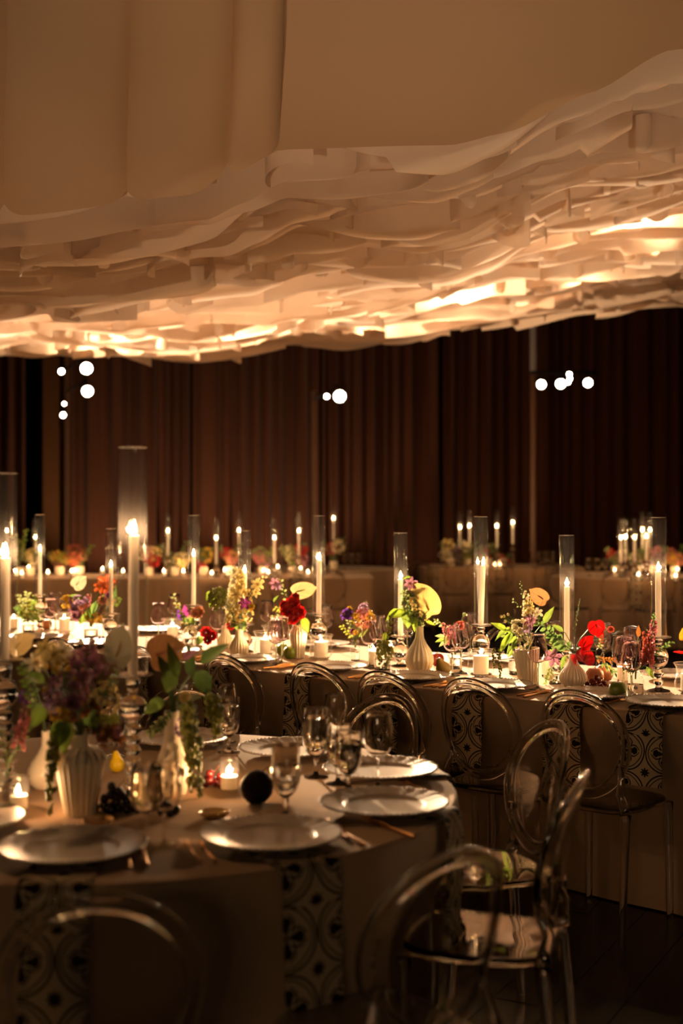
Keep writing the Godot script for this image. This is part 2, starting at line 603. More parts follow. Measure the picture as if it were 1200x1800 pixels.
func make_cup_votive() -> Node3D:
	var o := node("cup_votive")
	part(o, "glass_wall", MB.new().lathe([Vector2(0.020, 0.010), Vector2(0.0235, 0.012), Vector2(0.0245, 0.03), Vector2(0.0262, 0.09)], 32, Vector3.ZERO, 0.0, 0, false).mesh(), M.pane)
	part(o, "rim", ring(0.0262, 0.0015, 0.09).mesh(), M.crystal)
	part(o, "glass_base", MB.new().lathe([Vector2(0, 0), Vector2(0.021, 0), Vector2(0.023, 0.002), Vector2(0.0232, 0.0105), Vector2(0, 0.011)], 32).mesh(), M.crystal)
	return o

func vessel(outer: Array, wall: float) -> Array:
	# a wall with thickness: up the outside, back down the inside
	var out := [Vector2(0, (outer[0] as Vector2).y)]
	out.append_array(outer)
	for k in range(outer.size() - 1, 0, -1):
		var p: Vector2 = outer[k]
		var dir := (p - (outer[k - 1] as Vector2)).normalized()
		out.append(p + Vector2(-dir.y, dir.x * 0.6) * wall)
	out.append(Vector2(0, (out[out.size() - 1] as Vector2).y - 0.0005))
	return out

func make_tulip(s: float) -> Node3D:
	# amethyst tulip bowl with a flared lip on a green stem and foot
	var o := node("tulip_glass")
	var bowl := [Vector2(0.004, 0.112), Vector2(0.016, 0.114), Vector2(0.030, 0.122), Vector2(0.039, 0.136), Vector2(0.0425, 0.152), Vector2(0.041, 0.170), Vector2(0.036, 0.190), Vector2(0.0325, 0.207), Vector2(0.0325, 0.220), Vector2(0.036, 0.236)]
	part(o, "bowl", MB.new().lathe(scaled(vessel(bowl, 0.0021), s, s), 36).mesh(), M.amethyst)
	var stem := [Vector2(0, 0), Vector2(0.035, 0), Vector2(0.036, 0.0018), Vector2(0.030, 0.0035), Vector2(0.010, 0.007), Vector2(0.0045, 0.014), Vector2(0.0036, 0.05), Vector2(0.0040, 0.095), Vector2(0.007, 0.108), Vector2(0.0055, 0.1118), Vector2(0, 0.1118)]
	part(o, "stem", MB.new().lathe(scaled(stem, s, s), 24).mesh(), M.green_glass)
	return o

func make_wine(h: float, w: float, fill := 0.0) -> Node3D:
	var o := node("wine_glass")
	var y0 := h * 0.40
	var b := h - y0
	var r := w * 0.5
	var bowl := [Vector2(0.004, y0), Vector2(r * 0.42, y0 + b * 0.035), Vector2(r * 0.74, y0 + b * 0.14), Vector2(r * 0.94, y0 + b * 0.30), Vector2(r, y0 + b * 0.47), Vector2(r * 0.96, y0 + b * 0.66), Vector2(r * 0.86, y0 + b * 0.86), Vector2(r * 0.79, h)]
	part(o, "bowl", MB.new().lathe(vessel(bowl, 0.0022), 40).mesh(), M.crystal)
	var stem := [Vector2(0, 0), Vector2(0.033, 0), Vector2(0.034, 0.0015), Vector2(0.028, 0.003), Vector2(0.009, 0.006), Vector2(0.004, 0.014), Vector2(0.0033, y0 * 0.5), Vector2(0.0036, y0 * 0.9), Vector2(0.006, y0 - 0.0005), Vector2(0, y0 - 0.0004)]
	part(o, "stem", MB.new().lathe(stem, 24).mesh(), M.crystal)
	if fill > 0.0:
		var q := r - 0.0026
		var wy := y0 + b * fill
		part(o, "wine", MB.new().lathe([Vector2(0, y0 + 0.004), Vector2(q * 0.40, y0 + b * 0.035 + 0.003), Vector2(q * 0.72, y0 + b * 0.145 + 0.002), Vector2(q * 0.93, y0 + b * 0.31), Vector2(q, y0 + b * 0.47), Vector2(q * 0.965, wy), Vector2(q * 0.955, wy), Vector2(0, wy)], 40).mesh(), M.wine)
	return o

func make_goblet(h: float, w: float, fill: float) -> Node3D:
	var o := node("water_goblet")
	var y0 := h * 0.28
	var b := h - y0
	var r := w * 0.5
	var bowl := [Vector2(0.006, y0), Vector2(r * 0.40, y0 + b * 0.03), Vector2(r * 0.72, y0 + b * 0.13), Vector2(r * 0.92, y0 + b * 0.28), Vector2(r, y0 + b * 0.45), Vector2(r * 0.98, y0 + b * 0.7), Vector2(r * 0.95, h)]
	part(o, "bowl", MB.new().lathe(vessel(bowl, 0.0023), 40).mesh(), M.crystal)
	var stem := [Vector2(0, 0), Vector2(0.034, 0), Vector2(0.035, 0.0018), Vector2(0.028, 0.0035), Vector2(0.010, 0.008), Vector2(0.0055, 0.016), Vector2(0.0055, y0 * 0.6), Vector2(0.009, y0 - 0.006), Vector2(0.007, y0 - 0.0005), Vector2(0, y0 - 0.0004)]
	part(o, "stem", MB.new().lathe(stem, 24).mesh(), M.crystal)
	if fill > 0.0:
		var q := 0.93
		var wy := y0 + b * fill
		var wp := [Vector2(0, y0 + 0.003), Vector2(r * 0.38 * q, y0 + b * 0.03 + 0.003), Vector2(r * 0.70 * q, y0 + b * 0.14 + 0.002), Vector2(r * 0.92 * q, y0 + b * 0.29), Vector2(r * q, y0 + b * 0.46), Vector2(r * 0.985 * q, wy), Vector2(r * 0.975 * q, wy), Vector2(0, wy)]
		part(o, "water", MB.new().lathe(wp, 40).mesh(), M.water)
	return o

func make_fork() -> Node3D:
	# lies along z, tines towards -z; 20 cm
	var o := node("fork")
	part(o, "handle", MB.new().tube([Vector3(0, 0.004, 0.10), Vector3(0, 0.004, 0.09), Vector3(0, 0.0045, 0.04), Vector3(0, 0.005, 0.0)], [0.0035, 0.0052, 0.0042, 0.003], 8, 0.6).mesh(), M.gold)
	var t := MB.new().tube([Vector3(0, 0.005, 0.002), Vector3(0, 0.0055, -0.025), Vector3(0, 0.005, -0.04), Vector3(0, 0.0042, -0.052)], [0.003, 0.0035, 0.011, 0.0125], 8, 0.16)
	for k in 4:
		var x := -0.0105 + 0.007 * k
		t.tube([Vector3(x, 0.0042, -0.05), Vector3(x, 0.0035, -0.075), Vector3(x, 0.0055, -0.10)], [0.0022, 0.002, 0.0009], 6, 0.6)
	part(o, "tines", t.mesh(), M.gold)
	return o

func make_knife() -> Node3D:
	var o := node("table_knife")
	part(o, "handle", MB.new().tube([Vector3(0, 0.004, 0.11), Vector3(0, 0.0042, 0.10), Vector3(0, 0.0045, 0.05), Vector3(0, 0.0045, 0.0)], [0.0035, 0.0056, 0.0048, 0.0036], 8, 0.7).mesh(), M.gold)
	part(o, "blade", MB.new().tube([Vector3(0, 0.0045, 0.004), Vector3(0, 0.0045, -0.01), Vector3(0.001, 0.0045, -0.07), Vector3(0.002, 0.0045, -0.105), Vector3(0.004, 0.0045, -0.12)], [0.0034, 0.008, 0.009, 0.007, 0.0015], 8, 0.14).mesh(), M.gold)
	return o

func make_shell() -> Node3D:
	var o := node("shell_dish")
	var m := MB.new()
	m.lathe([Vector2(0, 0.002), Vector2(0.02, 0.0), Vector2(0.032, 0.006), Vector2(0.040, 0.016), Vector2(0.038, 0.017), Vector2(0.029, 0.009), Vector2(0, 0.006)], 48, Vector3.ZERO, 0.12, 12)
	part(o, "ribbed_bowl", m.mesh(), M.gold_china)
	return o

func make_napkin(hang: float) -> Node3D:
	# from under the plate over the table edge and down; z = 0 is the edge, +z is away from the table
	var o := node("napkin")
	var path: Array[Vector2] = []
	for k in 7:
		path.append(Vector2(-0.20 + 0.19 * k / 6.0, 0.0035))
	for k in 5:
		var a := PI * 0.5 * k / 4.0
		path.append(Vector2(-0.004 + sin(a) * 0.022, -0.0185 + cos(a) * 0.022))
	for k in range(1, 13):
		path.append(Vector2(0.018 + 0.016 * k / 12.0 + 0.002 * sin(k * 1.1), -0.0185 - (hang - 0.02) * k / 12.0))
	var m := MB.new()
	var n := path.size()
	var nx := 8
	var s := [0.0]
	for k in range(1, n):
		s.append(s[k - 1] + path[k].distance_to(path[k - 1]))
	for face in 2:
		var b := m.v.size()
		for k in n:
			var dir := (path[mini(k + 1, n - 1)] - path[maxi(k - 1, 0)]).normalized()
			var nor := Vector2(-dir.y, dir.x)
			for i in nx + 1:
				var u := float(i) / nx
				var wide := 0.147 * (1.0 + 0.02 * k / n)
				var p := path[k] + nor * ((0.0032 if face == 0 else 0.0) + 0.0025 * sin(u * 5.0 + k * 0.3) * k / n)
				m.v.append(Vector3((u - 0.5) * wide, p.y, p.x))
				m.t.append(Vector2(u, s[k] / 0.294))
		for k in n - 1:
			for i in nx:
				var q := b + k * (nx + 1) + i
				m.f.append_array(PackedInt32Array([q, q + 1, q + nx + 2, q, q + nx + 2, q + nx + 1] if face == 0 else [q, q + nx + 2, q + 1, q, q + nx + 1, q + nx + 2]))
	var half := n * (nx + 1)
	for k in n - 1:
		for e in 2:
			var q := k * (nx + 1) + (0 if e == 0 else nx)
			var w := [q, q + half, q + half + nx + 1, q + nx + 1]
			m.f.append_array(PackedInt32Array([w[0], w[3], w[2], w[0], w[2], w[1]] if e == 0 else [w[0], w[2], w[3], w[0], w[1], w[2]]))
	for i in nx:
		var q := (n - 1) * (nx + 1) + i
		m.f.append_array(PackedInt32Array([q, q + 1, q + half + 1, q, q + half + 1, q + half]))
	part(o, "folded_cloth", m.mesh(), M.napkin)
	return o

# ---------------------------------------------------------------- transparent oval-back chair, facing -z
func make_chair() -> Node3D:
	var o := node("ghost_chair")
	var rings := [[0.0, 0.0028], [0.30, 0.0028], [0.60, 0.0028], [0.80, 0.0029], [0.818, 0.0036], [0.830, 0.0068], [0.845, 0.0082], [0.88, 0.0076], [0.92, 0.0074], [0.955, 0.0084], [0.980, 0.0080], [0.994, 0.0050], [1.0, 0.0]]
	var prof := []
	for r: Array in rings:
		prof.append(Vector2(r[0], r[1]))
	for k in range(rings.size() - 2, -1, -1):
		prof.append(Vector2(rings[k][0], -rings[k][1]))
	var m := MB.new()
	var nu := 64
	m.sheet(nu, prof.size() - 1, func(u: float, v: float) -> Vector3:
		var a := TAU * u
		var p: Vector2 = prof[roundi(v * (prof.size() - 1))]
		return back_point(p.x, a) + Vector3(0, 0, p.y), true)
	m.closed_from(0)
	part(o, "backrest", m.mesh(), M.ghost)
	for sx: float in [-1.0, 1.0]:
		var j: Vector3 = back_point(0.94, -0.62) * Vector3(sx, 1, 1) if sx > 0 else back_point(0.94, -0.62) * Vector3(-1, 1, 1)
		var post := [j + Vector3(-0.004 * sx, 0.03, 0.0), j + Vector3(0.004 * sx, -0.02, 0.001), Vector3(0.147 * sx, 0.52, 0.186), Vector3(0.159 * sx, 0.478, 0.178), Vector3(0.165 * sx, 0.452, 0.175)]
		part(o, "back_post", MB.new().tube(post, [0.009, 0.0125, 0.014, 0.018, 0.021], 12).mesh(), M.ghost)
		var leg := [Vector3(0.165 * sx, 0.450, 0.175), Vector3(0.165 * sx, 0.42, 0.178), Vector3(0.168 * sx, 0.22, 0.195), Vector3(0.172 * sx, 0.0, 0.215)]
		part(o, "leg", MB.new().tube(leg, [0.021, 0.0165, 0.0145, 0.0125], 14).mesh(), M.ghost)
		var fl := [Vector3(0.164 * sx, 0.440, -0.158), Vector3(0.165 * sx, 0.40, -0.160), Vector3(0.166 * sx, 0.20, -0.164), Vector3(0.168 * sx, 0.0, -0.168)]
		part(o, "leg", MB.new().tube(fl, [0.019, 0.016, 0.014, 0.012], 14).mesh(), M.ghost)
	var seat := MB.new()
	var sp := [Vector2(0.0, 0.441), Vector2(0.97, 0.443), Vector2(1.0, 0.449), Vector2(1.0, 0.458), Vector2(0.975, 0.4645), Vector2(0.88, 0.463), Vector2(0.0, 0.459)]
	seat.sheet(56, sp.size() - 1, func(u: float, v: float) -> Vector3:
		var a := TAU * u
		var p: Vector2 = sp[roundi(v * (sp.size() - 1))]
		var c := cos(a)
		var s := sin(a)
		var x := signf(c) * pow(absf(c), 0.55) * (0.182 - 0.010 * s)
		var z := signf(s) * pow(absf(s), 0.55) * 0.185
		return Vector3(x * p.x, p.y, z * p.x + 0.004), true)
	seat.closed_from(0)
	part(o, "seat", seat.mesh(), M.ghost)
	return o

func back_point(s: float, a: float) -> Vector3:
	var x := 0.180 * s * cos(a)
	var y := 0.205 * s * sin(a) * (1.0 - 0.06 * sin(a))
	return Vector3(x, 0.697 + y * 0.98, 0.215 + y * 0.22 - 1.5 * x * x)

# ---------------------------------------------------------------- vases
func vase(called: String, prof: Array, ribs: int, flute: float, m: Material, wall := 0.004) -> Node3D:
	var o := node(called)
	var outer := prof.duplicate()
	var mb := MB.new()
	mb.lathe(vessel(outer, wall), maxi(ribs * 6, 40), Vector3.ZERO, flute, ribs)
	part(o, "ribbed_body" if ribs else "body", mb.mesh(), m)
	return o

func gourd(h: float, w: float, neck: float) -> Array:
	var r := w * 0.5
	return [Vector2(r * 0.55, 0), Vector2(r * 0.62, h * 0.004), Vector2(r * 0.86, h * 0.08), Vector2(r, h * 0.22), Vector2(r * 0.97, h * 0.33), Vector2(r * 0.80, h * 0.47), Vector2(lerpf(r, neck, 0.66), h * 0.60), Vector2(neck * 1.12, h * 0.74), Vector2(neck * 0.96, h * 0.88), Vector2(neck, h * 0.97), Vector2(neck * 1.06, h)]

func bud_vase(h: float, r: float) -> Node3D:
	var o := node("bud_vase")
	part(o, "glass_wall", MB.new().lathe([Vector2(r * 0.9, 0.008), Vector2(r, 0.015), Vector2(r, h * 0.65), Vector2(r * 0.72, h * 0.82), Vector2(r * 0.70, h * 0.92), Vector2(r * 0.82, h)], 32, Vector3.ZERO, 0.06, 12, false).mesh(), M.pane)
	part(o, "rim", ring(r * 0.82 * 0.97, 0.0012, h).mesh(), M.crystal)
	part(o, "glass_base", MB.new().lathe([Vector2(0, 0), Vector2(r * 0.86, 0), Vector2(r * 0.92, 0.003), Vector2(r * 0.88, 0.009), Vector2(0, 0.008)], 32).mesh(), M.crystal)
	var wp := [Vector2(0, 0.0095), Vector2(r * 0.82, 0.0095), Vector2(r * 0.90, 0.016), Vector2(r * 0.90, h * 0.5), Vector2(r * 0.90, h * 0.5), Vector2(0, h * 0.5)]
	part(o, "water", MB.new().lathe(wp, 32).mesh(), M.water_pane)
	return o

# ---------------------------------------------------------------- flowers: each adds a part to a bouquet whose origin is the vase mouth
func frame_of(n: Vector3, roll: float) -> Basis:
	# z along n, then turned about it
	var z := n.normalized()
	var x := Vector3.UP.cross(z).normalized()
	var b := Basis(x, z.cross(x), z)
	return b * Basis(Vector3(0, 0, 1), roll)

func spathe(o: Node3D, at: Vector3, n: Vector3, roll: float, w: float, h: float, m: Material, spadix: Material) -> void:
	var b := frame_of(n, roll)
	var mb := MB.new()
	var outline := func(t: float) -> Vector2:
		# heart with a rounded body, a notch at the stalk and a small pointed tip
		var a := TAU * t
		var x := sin(a)
		var y := cos(a)
		var notch := 0.26 * exp(-pow((wrapf(a, -PI, PI)) / 0.42, 2.0))
		var tip := 0.22 * exp(-pow((absf(wrapf(a, -PI, PI)) - PI) / 0.16, 2.0))
		var k := 1.0 - notch + tip
		return Vector2(x * k * (1.0 - 0.12 * (1.0 - y) * 0.5), y * k)
	mb.sheet(48, 9, func(u: float, v: float) -> Vector3:
		var q: Vector2 = outline.call(u)
		var c := Vector2(0, 0.42)
		var p := c + (q - c) * v
		var z := 0.16 * v * v - 0.10 * p.x * p.x + 0.05 * sin(p.x * 9.0) * v * v * 0.4 + 0.028 * cos(atan2(p.x, p.y - 0.42) * 11.0) * v
		return b * Vector3(p.x * w * 0.5, p.y * h * 0.5, z * w * 0.5), true)
	var sp := part(o, "spathe", mb.mesh(), m, at)
	var t := MB.new().tube([b * Vector3(0, 0.19 * h, 0.0), b * Vector3(0.0, 0.10 * h, 0.09 * w), b * Vector3(0.02 * w, -0.03 * h, 0.15 * w), b * Vector3(0.03 * w, -0.13 * h, 0.17 * w)], [w * 0.035, w * 0.042, w * 0.034, w * 0.012], 8)
	part(sp, "spadix", t.mesh(), spadix)
	stem_to(o, at + b * Vector3(0, 0.2 * h, -0.01))

func stem_to(o: Node3D, p: Vector3, m: Material = null, r := 0.0022) -> void:
	if p.y < 0.01:
		return
	var mid := Vector3(p.x * 0.35, p.y * 0.55, p.z * 0.35)
	part(o, "stem", MB.new().tube([Vector3(p.x * 0.04, -0.03, p.z * 0.04), Vector3(p.x * 0.1, p.y * 0.2, p.z * 0.1), mid, p.lerp(mid, 0.35) + Vector3(0, 0.006, 0), p], [r, r, r * 0.9, r * 0.8, r * 0.6], 6).mesh(), m if m else M.stem)

func leaf(o: Node3D, at: Vector3, dir: Vector3, n: Vector3, length: float, w: float, m: Material, droop := 0.3) -> void:
	var d := dir.normalized()
	var x := d.cross(n).normalized()
	var up := x.cross(d)
	var mb := MB.new()
	mb.sheet(6, 10, func(u: float, v: float) -> Vector3:
		var s := u * 2.0 - 1.0
		var half := w * 0.5 * sin(PI * pow(v, 0.75)) * (1.0 - 0.25 * v) * (1.0 + 0.05 * sin(v * 40.0))
		return d * (length * (v - droop * 0.15 * v * v)) + x * (s * half) + up * (absf(s) * half * 0.35 - droop * length * v * v + 0.01 * sin(v * 9.0) * w * 4.0 * s * s * 0.2)
	)
	part(o, "leaf", mb.mesh(), m, at)

func bloom(mb: MB, c: Vector3, n: Vector3, r: float, petals: int, cup: float, twist: float) -> void:
	# an open flower: cupped petals round a centre
	var b := frame_of(n, twist)
	for k in petals:
		var a := TAU * k / petals
		var e := Vector3(cos(a), sin(a), 0)
		var g := Vector3(-sin(a), cos(a), 0)
		mb.sheet(2, 3, func(u: float, v: float) -> Vector3:
			var s := u * 2.0 - 1.0
			var half := r * (2.4 / petals) * sin(PI * (0.08 + 0.80 * pow(v, 0.8)))
			return c + b * (e * (r * v * cos(cup * v)) + g * (s * half) + Vector3(0, 0, r * (v * v * sin(cup) + 0.10 * s * s))))

func cluster(o: Node3D, called: String, at: Vector3, size: Vector3, count: int, r: float, m: Material, petals := 5, cup := 0.6) -> void:
	# many small blossoms on a rounded head, too small to pick apart
	var mb := MB.new()
	for k in count:
		var d := Vector3(rng.randfn(), rng.randfn(), rng.randfn()).normalized()
		var s := 0.72 + 0.34 * rng.randf()
		bloom(mb, d * size * s, d + Vector3(0, 0.15, 0.25), r * rng.randf_range(0.75, 1.2), petals, cup, rng.randf() * 6.0)
	part(o, called, mb.mesh(), m, at, true)

func spike(o: Node3D, base: Vector3, tip: Vector3, count: int, r: float, m: Material, bend := 0.0) -> void:
	# florets up a stem, smaller towards the tip
	var mb := MB.new()
	var ax := tip - base
	var side := ax.cross(Vector3(0, 0, 1)).normalized()
	var pts := []
	for k in 5:
		var v := k / 4.0
		pts.append(ax * v + side * bend * sin(PI * v))
	for k in count:
		var v := (k + 0.3) / count
		var a := k * 2.4
		var n := (side * cos(a) + Vector3(0, 0, 1) * sin(a) + ax.normalized() * 0.35).normalized()
		var s := r * (1.0 - 0.55 * v)
		bloom(mb, ax * v + side * bend * sin(PI * v) + n * s * 0.7, n, s * rng.randf_range(0.85, 1.15), 5, 0.7, a)
	var f := part(o, "flower_spike", mb.mesh(), m, base, true)
	part(f, "stem", MB.new().tube(pts, 0.002, 6).mesh(), M.stem)
	stem_to(o, base)

func tail(o: Node3D, from: Vector3, to: Vector3, out: Vector3, r: float, m: Material) -> void:
	# a hanging amaranth tassel: a rope of tiny knots
	var mb := MB.new()
	var len := from.distance_to(to)
	var n := maxi(24, int(len / 0.0035))
	for k in n:
		var v := float(k) / n
		var p := from.lerp(to, v) - from + out * sin(PI * minf(1.0, v * 1.3)) * (1.0 - v)
		var w := r * (0.55 + 0.6 * sin(PI * pow(v, 0.7)))
		var j := Vector3(rng.randfn(), rng.randfn(), rng.randfn()).normalized() * w
		mb.ball(p + j, Vector3.ONE * w * rng.randf_range(0.5, 0.85), 6, 4)
	part(o, "hanging_tassel", mb.mesh(), m, from, true)

func rose(o: Node3D, at: Vector3, n: Vector3, r: float, m: Material) -> void:
	# ruffled petals in three rounds
	var b := frame_of(n, rng.randf() * 6.0)
	var mb := MB.new()
	for layer in 4:
		var cnt: int = [3, 4, 6, 7][layer]
		var rr: float = r * [0.32, 0.55, 0.80, 1.0][layer]
		var open: float = [1.35, 1.05, 0.72, 0.35][layer]
		for k in cnt:
			var a := TAU * k / cnt + layer * 0.7
			var e := Vector3(cos(a), sin(a), 0)
			var g := Vector3(-sin(a), cos(a), 0)
			mb.sheet(4, 4, func(u: float, v: float) -> Vector3:
				var s := u * 2.0 - 1.0
				var half := rr * (2.9 / cnt + 0.12) * sin(PI * (0.12 + 0.62 * v))
				var curl := 0.16 * rr * v * v * sin(s * 4.0 + k + layer)
				return b * (e * (rr * (0.15 + v * cos(open)) - rr * 0.18 * s * s) + g * (s * half) + Vector3(0, 0, rr * v * sin(open) + curl)))
	part(o, "ruffled_flower", mb.mesh(), m, at)
	stem_to(o, at)

func lily(o: Node3D, at: Vector3, n: Vector3, r: float, m: Material, petals := 6) -> void:
	var b := frame_of(n, rng.randf() * 6.0)
	var fl := node("lily")
	var mb := MB.new()
	for k in petals:
		var a := TAU * k / petals
		var e := Vector3(cos(a), sin(a), 0)
		var g := Vector3(-sin(a), cos(a), 0)
		mb.sheet(4, 6, func(u: float, v: float) -> Vector3:
			var s := u * 2.0 - 1.0
			var half := r * 0.26 * sin(PI * (0.04 + 0.94 * pow(v, 0.8)))
			return b * (e * (r * sin(v * 1.5)) + g * (s * half) + Vector3(0, 0, r * (0.55 * v - 0.75 * v * v + 0.12 * s * s))))
	fl.free()
	var p := part(o, "lily", mb.mesh(), m, at)
	var st := MB.new()
	for k in 5:
		var a := TAU * k / 5.0
		st.tube([Vector3.ZERO, b * Vector3(cos(a) * r * 0.15, sin(a) * r * 0.15, r * 0.35), b * Vector3(cos(a) * r * 0.28, sin(a) * r * 0.28, r * 0.55)], 0.0012, 5)
	part(p, "stamens", st.mesh(), M.yellow)
	stem_to(o, at)

func sprig(o: Node3D, base: Vector3, tip: Vector3, count: int, ll: float, m: Material) -> void:
	# a twig with small leaves
	var ax := tip - base
	var mb := MB.new()
	var side := ax.cross(Vector3(0, 0, 1)).normalized()
	for k in count:
		var v := (k + 0.6) / count
		var a := k * 2.5
		var d := (side * cos(a) + Vector3(0, 0, 1) * sin(a) * 0.7 + ax.normalized() * 0.6).normalized()
		var x := d.cross(Vector3(0.2, 0.3, 1)).normalized()
		var c := ax * v
		mb.sheet(2, 4, func(u: float, w: float) -> Vector3:
			var s := u * 2.0 - 1.0
			return c + d * ll * w + x * s * ll * 0.26 * sin(PI * pow(w, 0.8)) + Vector3(0, -0.2 * ll * w * w, 0))
	var f := part(o, "leafy_sprig", mb.mesh(), m, base, true)
	part(f, "stem", MB.new().tube([Vector3.ZERO, ax * 0.5, ax], [0.0018, 0.0015, 0.0008], 6).mesh(), M.stem)

# items: [what, px, py, nearer by, ...]; each is turned into a place at the vase's distance
func bouquet(mouth: Vector3, items: Array, label: String, called := "bouquet", category := "flowers", group := "") -> Node3D:
	var o := node(called)
	var d := -mouth.z
	var cam := Vector3(-mouth.x, EYE - mouth.y, d).normalized()
	var sc := d / FOCAL
	for it: Array in items:
		var p := deep(it[1], it[2], d - (it[3] as float)) - mouth
		match it[0]:
			"anth":      # w, h (px), roll, tilt sideways, tilt up, material, spadix
				var n := Basis(Vector3.UP, it[7]) * cam + Vector3(0, it[8], 0)
				spathe(o, p, n, it[6], it[4] * sc, it[5] * sc, M[it[9]], M[it[10]] if it.size() > 10 else M.cream)
			"leaf":      # towards px, py; width px, material, droop
				var q := deep(it[4], it[5], d - (it[3] as float) - 0.01) - mouth
				leaf(o, p, q - p, (cam + Vector3(0, 0.7, 0)).normalized(), p.distance_to(q), it[6] * sc, M[it[7]], it[8] if it.size() > 8 else 0.12)
				stem_to(o, p)
			"head":      # rx, ry px, count, blossom r px, material
				cluster(o, "blossom_head", p, Vector3(it[4], it[5], it[4]) * sc, it[6], it[7] * sc, M[it[8]])
				stem_to(o, p)
			"spike":     # tip px, py; count, r px, material
				var q2 := deep(it[4], it[5], d - (it[3] as float)) - mouth
				spike(o, p, q2, it[6], it[7] * sc, M[it[8]])
			"tail":      # to px, py; r px, material
				var q3 := deep(it[4], it[5], d - (it[3] as float)) - mouth
				tail(o, p, q3, Vector3(0, 0.01, 0.0), it[6] * sc, M[it[7]])
				stem_to(o, p)
			"rose":      # r px, material
				rose(o, p, cam + Vector3(rng.randf_range(-0.4, 0.4), 0.3, 0), it[4] * sc, M[it[5]])
			"lily":
				lily(o, p, cam + Vector3(rng.randf_range(-0.5, 0.5), rng.randf_range(-0.1, 0.5), 0), it[4] * sc, M[it[5]])
			"sprig":     # tip px, py; count, leaf px, material
				var q4 := deep(it[4], it[5], d - (it[3] as float)) - mouth
				sprig(o, p, q4, it[6], it[7] * sc, M[it[8]])
			"bud":       # r px, material
				var mb := MB.new().ball(Vector3.ZERO, Vector3(it[4], it[4] * 1.15, it[4]) * sc, 10, 7)
				part(o, "bud", mb.mesh(), M[it[5]], p)
				stem_to(o, p)
	return top(o, mouth, 0.0, label, category, group)

# ---------------------------------------------------------------- fruit
func apple(at: Vector3, r: float, m: Material, label: String, called := "apple", squash := 0.94) -> void:
	var o := node(called)
	var prof := [Vector2(0, 0.16), Vector2(0.22, 0.06), Vector2(0.45, 0.0), Vector2(0.75, 0.16), Vector2(0.96, 0.62), Vector2(1.0, 1.05), Vector2(0.9, 1.5), Vector2(0.62, 1.83), Vector2(0.32, 1.90), Vector2(0.10, 1.78), Vector2(0, 1.70)]
	part(o, "flesh", MB.new().lathe(scaled(prof, r, r * squash), 28).mesh(), m)
	part(o, "stalk", MB.new().tube([Vector3(0, 1.6 * r * squash, 0), Vector3(0.03 * r, 1.9 * r * squash, 0), Vector3(0.12 * r, 2.15 * r * squash, 0)], [0.0014, 0.0012, 0.0016], 6).mesh(), M.brown)
	top(o, at, 0.4, label, called)

func pear(at: Vector3, r: float, h: float, m: Material, label: String, lean := 0.0, called := "pear") -> void:
	var o := node(called)
	var prof := [Vector2(0, 0.03), Vector2(0.3, 0.0), Vector2(0.8, 0.10), Vector2(1.0, 0.32), Vector2(0.88, 0.52), Vector2(0.55, 0.72), Vector2(0.42, 0.88), Vector2(0.25, 0.98), Vector2(0, 1.0)]
	if called == "avocado":
		prof = [Vector2(0, 0.0), Vector2(0.30, 0.02), Vector2(0.62, 0.11), Vector2(0.90, 0.29), Vector2(1.0, 0.47), Vector2(0.95, 0.65), Vector2(0.75, 0.83), Vector2(0.42, 0.96), Vector2(0.15, 0.995), Vector2(0, 1.0)]
	part(o, "flesh", MB.new().lathe(scaled(prof, r, h), 28).mesh(), m)
	part(o, "stalk", MB.new().tube([Vector3(0, h * 0.97, 0), Vector3(0.004, h * 1.08, 0), Vector3(0.01, h * 1.18, 0)], 0.0016, 6).mesh(), M.brown)
	top(o, at, 0.0, label, called)
	o.rotation.z = lean

func grapes(at: Vector3, spread: Vector3, count: int, r: float, m: Material, label: String) -> void:
	var o := node("grape_bunch")
	var g := MB.new().ball(Vector3.ZERO, Vector3(r, r * 1.08, r), 14, 9).mesh()
	var taken: Array[Vector3] = []
	var tries := 0
	while taken.size() < count and tries < 4000:
		tries += 1
		var q := Vector3(rng.randf_range(-1, 1), rng.randf(), rng.randf_range(-1, 1))
		if Vector2(q.x, q.z).length() + q.y * 0.75 > 1.0:
			continue
		var p := q * spread + Vector3(0, r, 0)
		if tries < 1500:
			p.y = r + rng.randf() * 0.0 if taken.size() < count * 0.55 else p.y
		var ok := true
		for s in taken:
			if s.distance_to(p) < r * 1.75:
				ok = false
		if ok:
			taken.append(p)
			part(o, "grape", g, m, p)
	part(o, "stalk", MB.new().tube([Vector3(0, r, 0), Vector3(0.005, spread.y + r, 0), Vector3(0.02, spread.y + r * 2.4, 0.0)], 0.0015, 6).mesh(), M.brown)
	top(o, at, 0.0, label, "grapes")

